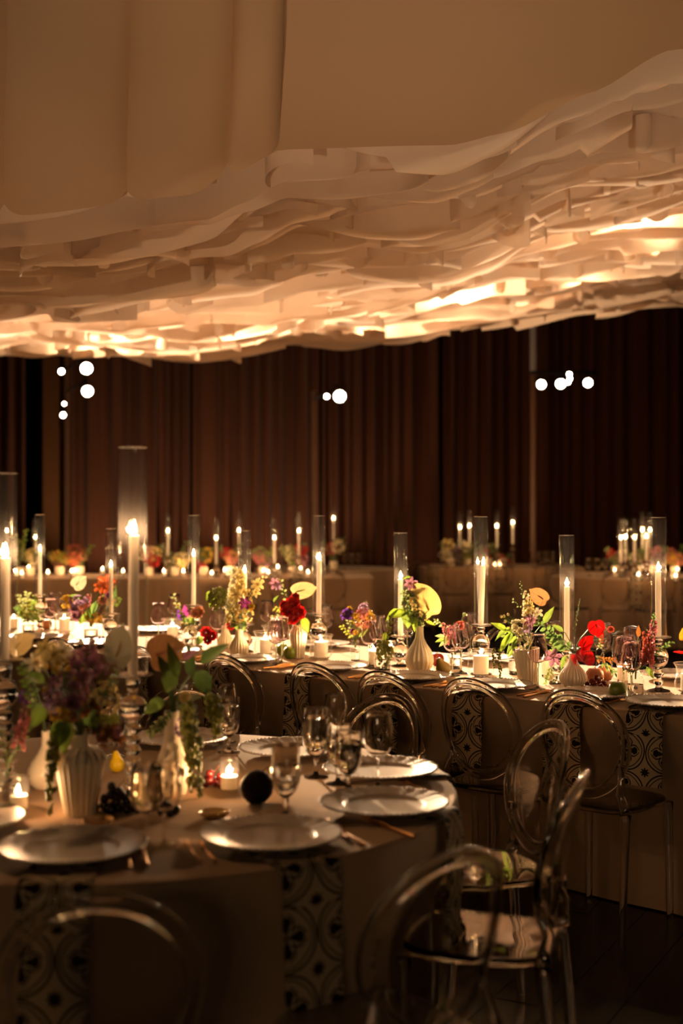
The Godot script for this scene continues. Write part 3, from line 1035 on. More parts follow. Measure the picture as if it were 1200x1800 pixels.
# ---------------------------------------------------------------- the room
func room() -> void:
	var slab := MB.new().box(Vector3(0, -0.13, -7.5), Vector3(24, 0.2, 33), 0.0)
	var fl := structure("floor", slab.mesh(), M.black)
	# polished dark boards where the floor can be seen
	var bas := Basis(Vector3.UP, deg_to_rad(-28.0))
	var variants := []
	for k in 3:
		variants.append(MB.new().box(Vector3.ZERO, Vector3(0.186, 0.03, 2.38), 0.0015).mesh())
	for i in range(-9, 14):
		for j in range(-2, 3):
			var c := Vector3(0.7, -0.0155, -3.9) + bas * Vector3(i * 0.188, 0, j * 2.386 + (0.9 if posmod(i, 2) else -0.3) + 0.25 * posmod(i * 3, 4))
			var p := part(fl, "plank", variants[posmod(i + j, 3)], M.plank[posmod(i * 2 + j * 5, 3)], c)
			p.basis = bas
	structure("ceiling", MB.new().box(Vector3(0, 5.6, -7.5), Vector3(24, 0.2, 33), 0.0).mesh(), M.black)
	structure("wall_back", MB.new().box(Vector3(0, 2.7, -21.6), Vector3(24, 6.0, 0.2), 0.0).mesh(), M.black)
	structure("wall_left", MB.new().box(Vector3(-10.5, 2.7, -7.5), Vector3(0.2, 6.0, 33), 0.0).mesh(), M.black)
	structure("wall_right", MB.new().box(Vector3(10.5, 2.7, -7.5), Vector3(0.2, 6.0, 33), 0.0).mesh(), M.black)
	structure("wall_behind", MB.new().box(Vector3(0, 2.7, 8.0), Vector3(24, 6.0, 0.2), 0.0).mesh(), M.black)
	# a tan pilaster shows between two drapes
	var pil := MB.new().box(Vector3(0, 2.7, 0), Vector3(0.30, 5.6, 0.22), 0.012)
	var po := structure("pilaster", pil.mesh(), M.pilaster)
	po.position = Vector3(-4.60, 0, -20.9)
	# the drapes, one length of cloth each
	var spans := [[-8.6, -4.93, "brown pleated drape left of the dark gap and tan pilaster"], [-4.36, -2.35, "brown pleated drape behind the pair of stacked spotlights, right of the tan pilaster"], [-2.33, -0.34, "brown pleated drape left of the single bright spotlight's pole"],
		[-0.32, 1.55, "brown pleated drape right of the single bright spotlight"], [1.57, 3.02, "dark brown pleated drape left of the pale pole and row of spotlights"], [3.04, 5.3, "nearly black pleated drape behind the row of spotlights"], [5.32, 8.6, "nearly black pleated drape at the far right edge"]]
	for k in spans.size():
		var s: Array = spans[k]
		var x0: float = s[0]
		var x1: float = s[1]
		var ph := 1.7 * k
		var mb := MB.new()
		var nx := int((x1 - x0) * 90)
		mb.sheet(nx, 7, func(u: float, v: float) -> Vector3:
			var x := lerpf(x0, x1, u)
			var y := 0.012 + 5.35 * v
			var w := x + 0.11 * sin(x * 2.9 + ph) + 0.035 * sin(x * 7.3)
			var fold := 0.5 + 0.5 * sin(w * 27.0 + 0.12 * sin(y * 0.9 + x))
			var z := 0.10 * pow(fold, 1.4) + 0.045 * sin(w * 8.3 + ph) + 0.022 * sin(w * 61.0 + y * 0.3)
			return Vector3(x - x0 + 0.02 * sin(w * 27.0 + 1.2), y, z))
		var o := solid("drape", mb.mesh(), M.velvet)
		top(o, Vector3(x0, 0, -20.55), 0.0, s[2], "curtain", "drapes along the back wall")

# ---------------------------------------------------------------- the canopy: rows of hanging fabric strips
func curve(pts: Array, x: float) -> float:
	if x <= (pts[0] as Vector2).x:
		return (pts[0] as Vector2).y
	for k in range(1, pts.size()):
		var a: Vector2 = pts[k - 1]
		var b: Vector2 = pts[k]
		if x <= b.x:
			return lerpf(a.y, b.y, smoothstep(0.0, 1.0, (x - a.x) / (b.x - a.x)) * 0.5 + 0.5 * (x - a.x) / (b.x - a.x))
	return (pts[pts.size() - 1] as Vector2).y

func hem(x: float, q: float) -> float:
	# height of the underside: q = 0 at the near edge, 1 at the far edge
	var near := curve([Vector2(-2.2, 2.66), Vector2(-1.3, 2.70), Vector2(-0.59, 2.78), Vector2(-0.43, 2.86), Vector2(-0.24, 2.95), Vector2(0.43, 2.96), Vector2(0.65, 3.01), Vector2(0.98, 3.16), Vector2(1.3, 3.33), Vector2(2.4, 3.5)], x)
	var far := curve([Vector2(-5.0, 3.12), Vector2(-3.4, 3.08), Vector2(-2.87, 3.09), Vector2(-2.3, 3.08), Vector2(-1.72, 3.03), Vector2(-1.15, 3.07), Vector2(-0.29, 3.20), Vector2(0.57, 3.25), Vector2(1.43, 3.36), Vector2(2.58, 3.52), Vector2(3.44, 3.60), Vector2(5.0, 3.75)], x)
	return lerpf(near, far, q) + 0.045 * sin(x * 1.9 + q * 9.0) * sin(q * 3.1)

func strip(par: Node3D, x0: float, x1: float, d: float, q: float, m: Material, up := 4.3) -> void:
	var lift := rng.randf_range(-0.04, 0.06)
	var slope := rng.randf_range(-0.10, 0.10)
	var ph := rng.randf() * TAU
	var amp := rng.randf_range(0.03, 0.13)
	var fr := rng.randf_range(1.2, 3.4)
	var turn := rng.randf_range(-0.16, 0.16)
	var curl0 := rng.randf_range(-0.20, 0.20) if rng.randf() < 0.8 else 0.0
	var curl1 := rng.randf_range(-0.20, 0.20) if rng.randf() < 0.8 else 0.0
	var wob := rng.randf_range(0.0, 0.05)
	var step_at := rng.randf_range(0.2, 0.8)
	var step_by := rng.randf_range(-0.06, 0.06) if rng.randf() < 0.5 else 0.0
	var n := maxi(18, int((x1 - x0) * 26))
	var mb := MB.new()
	var roll := rng.randf_range(-0.03, 0.08) * (1.0 - 0.55 * q)
	mb.sheet(n, 9, func(u: float, v: float) -> Vector3:
		var x := lerpf(x0, x1, u)
		var e0 := maxf(0.0, 1.0 - (x - x0) / 0.13)
		var e1 := maxf(0.0, 1.0 - (x1 - x) / 0.13)
		var z := -d + amp * sin(x * fr + ph) + turn * (u - 0.5) + curl0 * e0 * e0 + curl1 * e1 * e1
		var bottom := hem(x, q) + lift + slope * (u - 0.5) + wob * sin(x * 4.7 + ph) + (step_by if u > step_at else 0.0)
		var k := pow(1.0 - v, 3.2)     # rows gather near the free edge
		var y := lerpf(bottom, up, pow(v, 2.6))
		z += 0.010 * sin(x * 17.0 + ph) * k + 0.02 * sin(x * 5.0 + v * 3.0 + ph) * k
		# the free edge rolls away from or towards the viewer, turning along its length
		z -= roll * (0.35 + 0.65 * sin(x * 2.1 + ph * 2.0)) * pow(k, 2.6)
		return Vector3(x, y, z))
	part(par, "fabric_strip", mb.mesh(), m)

func canopy_bulbs() -> void:
	# small lamps hung up between the rows: they light the strips round them and glow through
	var spots := [[-2.75, 11.0], [-2.2, 11.6], [-1.75, 10.7], [-1.3, 11.9], [-0.9, 10.9], [-0.45, 11.5], [0.0, 10.8], [0.5, 11.6], [0.95, 10.9], [1.5, 11.7], [2.0, 10.9], [-2.4, 12.5], [-1.6, 12.6], [-0.8, 12.4], [2.05, 9.3], [2.3, 9.8], [0.3, 12.5], [-3.0, 12.0], [1.0, 12.3]]
	for k in spots.size():
		var x: float = spots[k][0]
		var d: float = spots[k][1]
		var o := node("bulb_lamp")
		part(o, "glowing_bulb", MB.new().ball(Vector3.ZERO, Vector3(0.022, 0.028, 0.022), 14, 9).mesh(), M.bulb)
		part(o, "socket", MB.new().lathe([Vector2(0, 0.024), Vector2(0.014, 0.024), Vector2(0.016, 0.06), Vector2(0, 0.06)], 14).mesh(), M.steel)
		part(o, "cord", MB.new().tube([Vector3(0, 0.058, 0), Vector3(0, 0.4, 0), Vector3(0, 0.9, 0)], 0.003, 6).mesh(), M.steel)
		var l := OmniLight3D.new()
		l.name = "bulb_light"
		l.light_color = Color(1.0, 0.85, 0.67)
		l.light_energy = [0.75, 1.05, 0.6, 1.2, 0.85][k % 5] * (0.6 if x > 0.7 and d > 10.0 else 1.0)
		l.light_size = 0.02
		l.omni_range = 30.0
		l.omni_attenuation = 2.0
		l.shadow_enabled = true
		o.add_child(l)
		top(o, Vector3(x, hem(x, (d - 5.42) / 7.8) + [0.17, 0.22, 0.14, 0.20][k % 4], -d), 0.0, "small warm bulb hung between the fabric strips, %s of the canopy's nineteen" % ["first", "second", "third", "fourth", "fifth", "sixth", "seventh", "eighth", "ninth", "tenth", "eleventh", "twelfth", "thirteenth", "fourteenth", "fifteenth", "sixteenth", "seventeenth", "eighteenth", "nineteenth"][k], "lamp", "bulbs inside the canopy")

func canopy() -> void:
	var o := node("fabric_canopy")
	var rows := 60
	for r in rows:
		var q := float(r) / (rows - 1)
		var d := 5.42 + 7.8 * pow(q, 0.93)
		var half := 0.30 * d + 0.5
		var x := -half - rng.randf()
		while x < half:
			var w := rng.randf_range(0.7, 2.7) * lerpf(0.8, 1.12, q)
			strip(o, x, x + w, d + rng.randf_range(-0.05, 0.05), q, M.canopy)
			x += w + rng.randf_range(-0.12, 0.10)
	# short loops of fabric caught between the rows
	var loops := MB.new()
	for k in 190:
		var q := pow(rng.randf(), 0.8)
		var d := 5.6 + 7.5 * q
		var x0 := rng.randf_range(-0.28, 0.28) * d
		var rad := rng.randf_range(0.04, 0.15)
		var a0 := rng.randf() * TAU
		var sweep := rng.randf_range(1.6, 3.6) * (1.0 if rng.randf() < 0.5 else -1.0)
		var low := hem(x0, q) + rng.randf_range(-0.07, 0.02)
		loops.sheet(14, 4, func(u: float, v: float) -> Vector3:
			var a := a0 + sweep * u
			var rr := rad * (1.0 + 0.6 * u)
			return Vector3(x0 + cos(a) * rr, low + 0.30 * v * v + 0.03 * sin(u * 5.0 + k), -d + sin(a) * rr * 0.8))
	part(o, "fabric_loop", loops.mesh(), M.canopy, Vector3.ZERO, true)
	# the two near faces: a plain sheet on the right, gathered pouches on the left
	var plain := MB.new()
	plain.sheet(60, 10, func(u: float, v: float) -> Vector3:
		var x := lerpf(-0.30, 2.5, u)
		var b := hem(x, 0.0) + 0.004 * sin(x * 6.0)
		var y := lerpf(b, 4.4, v)
		return Vector3(x, y, -5.195 + 0.03 * sin(x * 1.4) + 0.012 * sin(x * 5.0 + y)))
	part(o, "near_sheet", plain.mesh(), M.silk)
	var seams := [-1.78, -1.33, -0.84, -0.44, -0.24]
	for s in 4:
		var a: float = seams[s]
		var b: float = seams[s + 1]
		var mb := MB.new()
		mb.sheet(28, 24, func(u: float, v: float) -> Vector3:
			var x := lerpf(a, b, u)
			var low := hem((a + b) * 0.5, 0.0) - 0.015 + 0.05 * pow(absf(u * 2.0 - 1.0), 8.0) + (hem(x, 0.0) - hem((a + b) * 0.5, 0.0))
			var y := lerpf(low, 4.4, v)
			var belly := pow(maxf(0.0, 1.0 - pow(absf(u * 2.0 - 1.0), 3.0)), 0.8)
			var down := clampf((y - low) / 0.42, 0.0, 1.0)
			var z := -5.17 + 0.055 * belly * sqrt(down) - 0.03 * (1.0 - down)
			return Vector3(x + 0.012 * sin(y * 4.0), y, z + 0.012 * sin(x * 3.0 + y)))
		part(o, "gathered_drop", mb.mesh(), M.silk)
	top(o, Vector3.ZERO, 0.0, "huge pale canopy of layered hanging fabric strips over the tables", "canopy")

# ---------------------------------------------------------------- theatre lights
func spotlight(called: String, at: Vector3, aim: Vector3, r: float, length: float, energy: float, cone: float, color: Color, label: String, hold = null) -> void:
	var o := node(called)
	var m := MB.new()
	m.lathe([Vector2(0, 0), Vector2(r * 0.75, 0), Vector2(r * 0.86, 0.02), Vector2(r * 0.86, length * 0.45), Vector2(r * 1.12, length * 0.52), Vector2(r * 1.12, length), Vector2(r * 1.04, length), Vector2(r * 1.0, length - 0.02), Vector2(0, length - 0.03)], 24)
	var turn := Basis(Vector3(1, 0, 0), -PI / 2)
	for k in m.v.size():
		m.v[k] = turn * m.v[k] + Vector3(0, 0, length)
	part(o, "barrel", m.mesh(), M.steel)
	var l := MB.new().lathe([Vector2(0, 0), Vector2(r * 0.97, 0), Vector2(r * 0.97, 0.004), Vector2(r * 0.6, 0.012), Vector2(0, 0.015)], 24)
	for k in l.v.size():
		l.v[k] = turn * l.v[k] + Vector3(0, 0, 0.02)
	part(o, "lamp_lens", l.mesh(), M.lens if called == "stage_spotlight" else M.can_lens)
	if true:
		var y := MB.new()
		y.tube([Vector3(-r * 1.3, 0, length * 0.4), Vector3(-r * 1.3, r * 1.9, length * 0.4), Vector3(r * 1.3, r * 1.9, length * 0.4), Vector3(r * 1.3, 0, length * 0.4)], 0.010, 6)
		part(o, "yoke", y.mesh(), M.steel)
	if energy > 0.0:
		var s := SpotLight3D.new()
		s.name = "lamp_beam"
		s.position = Vector3(0, 0, -0.012)
		s.light_color = color
		s.light_energy = energy
		s.light_size = r * 0.8
		s.spot_angle = cone
		s.spot_angle_attenuation = 0.6
		s.spot_range = 40.0
		s.spot_attenuation = 2.0
		s.shadow_enabled = true
		o.add_child(s)
	top(o, at, 0.0, label, "spotlight", "")
	o.look_at_from_position(at, aim, Vector3.UP)
	if hold != null:
		var q: Vector3 = o.transform.affine_inverse() * (hold as Vector3)
		part(o, "bracket", MB.new().tube([Vector3(0, r * 1.9, length * 0.4), Vector3(0, r * 1.9, length * 0.4).lerp(q, 0.5), q], 0.014, 8).mesh(), M.steel)
	else:
		part(o, "floor_bracket", MB.new().tube([Vector3(-r * 1.3, 0, length * 0.4), (o.transform.affine_inverse() * (at + Vector3(0, -0.115, 0))) + Vector3(0, 0, length * 0.4), Vector3(r * 1.3, 0, length * 0.4)], 0.012, 6).mesh(), M.steel)

func boom(px: float, d: float, h: float, label: String, m: Material, m2: Material = null) -> void:
	var p := deep(px, 700, d)
	var o := node("lighting_pole")
	part(o, "pipe", MB.new().tube([Vector3(0, 0.02, 0), Vector3(0, h * 0.5, 0), Vector3(0, h, 0)], 0.045, 14).mesh(), m)
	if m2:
		part(o, "painted_lit_length", MB.new().tube([Vector3(0, 3.47, 0), Vector3(0, 3.9, 0), Vector3(0, h, 0)], 0.049, 14).mesh(), m2)  # lamplight on the upper pipe, put in as a lighter colour
	part(o, "base_plate", MB.new().lathe([Vector2(0, 0), Vector2(0.26, 0), Vector2(0.26, 0.02), Vector2(0.06, 0.03), Vector2(0.05, 0.07), Vector2(0, 0.07)], 24).mesh(), M.steel)
	top(o, Vector3(p.x, 0, p.z), 0.0, label, "pole")

func stage_lights() -> void:
	var warm := Color(1.0, 0.84, 0.66)
	boom(117, 18.6, 3.72, "brown lighting pole carrying the stacked spotlights on the left", M.pipe)
	boom(552, 18.6, 3.2, "brown lighting pole under the single bright spotlight", M.pipe)
	boom(937, 18.6, 5.4, "lighting pole, upper length coloured as lit, at the left end of the row of spotlights", M.pipe, M.lit_pipe_paint)
	var table := Vector3(-0.6, 0.8, -6.8)
	spotlight("stage_spotlight", deep(152, 648, 18.3), Vector3(-2.0, 0.8, -8.2), 0.075, 0.34, 680.0, 4.2, warm, "brightest upper spotlight of the stacked group on the left pole", deep(117, 648, 18.56))
	spotlight("stage_spotlight", deep(108, 653, 18.3), deep(60, 690, 12.0), 0.034, 0.22, 0.0, 20.0, warm, "small spotlight with oval glow left of the brightest stacked one", deep(117, 653, 18.56))
	spotlight("stage_spotlight", deep(154, 688, 18.3), Vector3(-0.3, 0.8, -6.9), 0.07, 0.34, 680.0, 4.2, warm, "lower large spotlight on the left pole, angled barrel showing", deep(117, 688, 18.56))
	spotlight("stage_spotlight", deep(111, 730, 18.3), deep(60, 860, 12.0), 0.032, 0.20, 0.0, 20.0, warm, "lowest small yellow-edged spotlight on the left pole", deep(117, 730, 18.56))
	spotlight("stage_spotlight", deep(113, 710, 18.3), deep(40, 790, 12.0), 0.02, 0.18, 0.0, 20.0, warm, "tiny spotlight just above the yellow-edged one on the left pole", deep(117, 710, 18.56))
	spotlight("stage_spotlight", deep(597, 697, 18.3), Vector3(1.0, 0.8, -6.0), 0.078, 0.34, 680.0, 4.2, warm, "single bright spotlight in front of the middle of the back drapes", deep(552, 703, 18.56))
	spotlight("stage_spotlight", deep(574, 697, 18.3), deep(500, 690, 12.0), 0.03, 0.22, 0.0, 20.0, warm, "dim spotlight turned away beside the single bright one", deep(552, 703, 18.56))
	spotlight("stage_spotlight", deep(951, 676, 18.3), deep(930, 790, 9.0), 0.055, 0.26, 12.0, 18.0, warm, "leftmost spotlight of the row on the right", deep(951, 655, 18.42))
	spotlight("stage_spotlight", deep(985, 675, 18.3), deep(985, 830, 9.0), 0.06, 0.26, 12.0, 18.0, warm, "middle large spotlight of the row on the right", deep(985, 655, 18.42))
	spotlight("stage_spotlight", deep(1033, 673, 18.3), deep(1100, 800, 9.0), 0.055, 0.30, 12.0, 18.0, warm, "rightmost spotlight of the row on the right, barrel showing", deep(1033, 655, 18.42))
	for k in 3:
		spotlight("stage_spotlight", deep([1000, 1001, 998][k], [658, 666, 672][k], 18.25), deep(1000, 760, 9.0), 0.026, 0.16, 0.0, 18.0, warm, ["top", "middle", "bottom"][k] + " of three tiny lamps stacked beside the middle large spotlight", deep(1000, 655, 18.42))
	var bar := solid("lighting_bar", MB.new().tube([Vector3.ZERO, Vector3(0.47, 0, 0), Vector3(0.95, 0, 0)], 0.024, 10).mesh(), M.steel)
	top(bar, deep(932, 655, 18.42), 0.0, "dark horizontal bar that carries the row of spotlights on the right", "bar")
	# floor cans that graze the canopy from below, and some that wash the drapes and the near side of the canopy
	var can := Color(1.0, 0.87, 0.72)
	var wash := [[Vector3(-3.0, 0.12, -10.6), 12.0, 38.0, Vector3(0.05, 3, 0.5), "behind the long table at far left"], [Vector3(-1.3, 0.12, -10.9), 14.0, 38.0, Vector3(0.05, 3, 0.5), "behind the long table left of the middle"], [Vector3(0.6, 0.12, -11.2), 11.0, 38.0, Vector3(0.05, 3, 0.5), "behind the long table in the middle"], [Vector3(2.3, 0.12, -9.6), 9.0, 38.0, Vector3(0.05, 3, 0.5), "behind the long table at right"], [Vector3(-0.2, 0.12, -8.6), 3.0, 40.0, Vector3(0.05, 3, 0.5), "close behind the back side of the long table"],
		[Vector3(-3.4, 0.12, -18.9), 2.6, 50.0, Vector3(0, 2.2, -1.4), "at the foot of the left drapes"], [Vector3(-1.0, 0.12, -18.9), 2.6, 50.0, Vector3(0, 2.2, -1.4), "at the foot of the middle drapes"], [Vector3(1.2, 0.12, -18.9), 0.5, 50.0, Vector3(0, 2.2, -1.4), "at the foot of the right drapes"],
		[Vector3(-2.2, 0.12, 0.2), 6.0, 25.0, Vector3(1.1, 4.1, -4.0), "on the floor left of the viewer"], [Vector3(2.2, 0.12, 0.2), 6.0, 25.0, Vector3(-0.8, 4.1, -4.0), "on the floor right of the viewer"]]
	for w: Array in wash:
		spotlight("floor_uplight", w[0], (w[0] as Vector3) + (w[3] as Vector3), 0.075, 0.2, w[1], w[2], can, "warm floor uplight can " + w[4])
	# added soft fill light, unseen behind the viewer, lifts the near cloth and chairs
	var panel := node("added_fill_panel")
	part(panel, "housing", MB.new().box(Vector3(0, 0, 0.05), Vector3(2.5, 1.3, 0.08), 0.01).mesh(), M.steel)
	part(panel, "glowing_face", MB.new().box(Vector3(0, 0, 0.0), Vector3(2.4, 1.2, 0.012), 0.004).mesh(), M.fill_panel_glow)
	var soft := AreaLight3D.new()
	soft.name = "added_fill_light"
	soft.area_size = Vector2(2.4, 1.2)
	soft.light_color = Color(1.0, 0.83, 0.64)
	soft.light_energy = 3.4
	soft.area_range = 40.0
	soft.shadow_enabled = true
	soft.position = Vector3(0, 0, -0.02)
	panel.add_child(soft)
	top(panel, Vector3(-1.5, 3.2, 7.8), 0.0, "added soft fill light panel, unseen behind the viewer", "lamp")

# ---------------------------------------------------------------- tablecloths
func cloth_mesh(outline: Callable, nor: Callable, center: Vector2, n: int, folds: float, seed_: float, dents: Array = []) -> ArrayMesh:
	# outline(s) and outward normal(s) of the table's edge, s from 0 to 1
	var mb := MB.new()
	var rows: Array = []
	for k in [0.0, 0.25, 0.5, 0.75, 0.95]:
		rows.append([k, 0.0, TABLE, 0.0])
	for k in 5:
		var a := PI * 0.5 * k / 4.0
		rows.append([1.0, sin(a) * 0.012 - 0.012, TABLE - 0.012 + cos(a) * 0.012, 0.0])
	for k in range(1, 15):
		var v := k / 14.0
		rows.append([1.0, 0.0, lerpf(TABLE - 0.012, 0.006, v), v])
	var last := rows.size() - 1
	mb.sheet(n, last, func(s: float, v: float) -> Vector3:
		var r: Array = rows[roundi(v * last)]
		var p: Vector2 = outline.call(s)
		var w: Vector2 = nor.call(s)
		var k: float = r[0]
		var e: float = r[3]
		p = center + (p - center) * k + w * (r[1] as float)
		var a := s * TAU
		var f := 0.5 + 0.5 * sin(a * folds + seed_ + 0.8 * sin(a * 5.0 + seed_))
		var out := pow(e, 0.8) * (0.045 * pow(f, 1.4) * (0.55 + 0.45 * sin(a * 7.0 + seed_ * 2.0)) + 0.012 + 0.008 * sin(a * folds * 2.3))
		if e > 0.93:
			out += 0.03
		for t: Vector3 in dents:      # a tucked-in seat pushes the hanging cloth back: place on the edge, how far
			var near := exp(-pow(outline.call(s).distance_to(Vector2(t.x, t.y)) / 0.29, 6.0)) * smoothstep(0.08, 0.38, e)
			out = lerpf(out, -t.z, near)
		p += w * out
		return Vector3(p.x, r[2], p.y), true)
	return mb.mesh()

func round_cloth(c: Vector3, r: float, folds: float, sd: float, m: Material, label: String, dents: Array = []) -> void:
	var mesh := cloth_mesh(func(s: float) -> Vector2: return Vector2(cos(s * TAU), sin(s * TAU)) * r, func(s: float) -> Vector2: return Vector2(cos(s * TAU), sin(s * TAU)), Vector2.ZERO, 320, folds, sd, dents)
	top(solid("tablecloth", mesh, m), c, 0.0, label, "tablecloth")

func long_cloth(c: Vector3, yaw: float, half: Vector2, folds: float, sd: float, m: Material, label: String, dents: Array = []) -> void:
	var rad := 0.06
	var lx := half.x - rad
	var lz := half.y - rad
	var per := 4.0 * (lx + lz) + TAU * rad
	var at := func(s: float) -> Array:
		var q := fposmod(s, 1.0) * per
		var segs := [[2.0 * lx, Vector2(-lx, -half.y), Vector2(1, 0), Vector2(0, -1)], [PI * 0.5 * rad, Vector2(lx, -lz), null, Vector2(0, -1)], [2.0 * lz, Vector2(half.x, -lz), Vector2(0, 1), Vector2(1, 0)], [PI * 0.5 * rad, Vector2(lx, lz), null, Vector2(1, 0)],
			[2.0 * lx, Vector2(lx, half.y), Vector2(-1, 0), Vector2(0, 1)], [PI * 0.5 * rad, Vector2(-lx, lz), null, Vector2(0, 1)], [2.0 * lz, Vector2(-half.x, lz), Vector2(0, -1), Vector2(-1, 0)], [PI * 0.5 * rad, Vector2(-lx, -lz), null, Vector2(-1, 0)]]
		for g: Array in segs:
			if q <= g[0] + 1e-6:
				if g[2] == null:
					var w: Vector2 = (g[3] as Vector2).rotated(q / rad)
					return [(g[1] as Vector2) + w * rad, w]
				return [(g[1] as Vector2) + (g[2] as Vector2) * q, g[3]]
			q -= g[0]
		return [Vector2(-lx, -half.y), Vector2(0, -1)]
	var mesh := cloth_mesh(func(s: float) -> Vector2: return at.call(s)[0], func(s: float) -> Vector2: return at.call(s)[1], Vector2.ZERO, 640, folds, sd, dents)
	top(solid("tablecloth", mesh, m), c, yaw, label, "tablecloth")

func candle_set(base: Vector3, stick: float, tall: float, wide: float, h: float, r: float, words: String, lean := Vector2.ZERO, power := TAPER) -> void:
	place("candlestick %s" % stick, base, 0.0, "crystal candlestick " + words, "candlestick")
	var up := base + Vector3(0, stick + 0.0006, 0)
	var c := place("taper_candle %s %s %s" % [h, r, power], up - Vector3(0, 0.001, 0), 0.7, "lit taper candle " + words, "candle")
	c.rotation.z = lean.x
	c.rotation.x = lean.y
	place("glass_chimney %s %s" % [tall, wide], up, 0.0, "glass chimney " + words, "glass chimney")

func votive(kind: String, base: Vector3, lift: float, h: float, r: float, words: String, energy := PILLAR) -> void:
	place(kind, base, 0.0, "clear glass candle cup " + words, "candle holder")
	place("pillar_candle %s %s %s" % [h, r, energy], base + Vector3(0, lift, 0), 0.3, "pillar candle in the cup " + words, "candle")

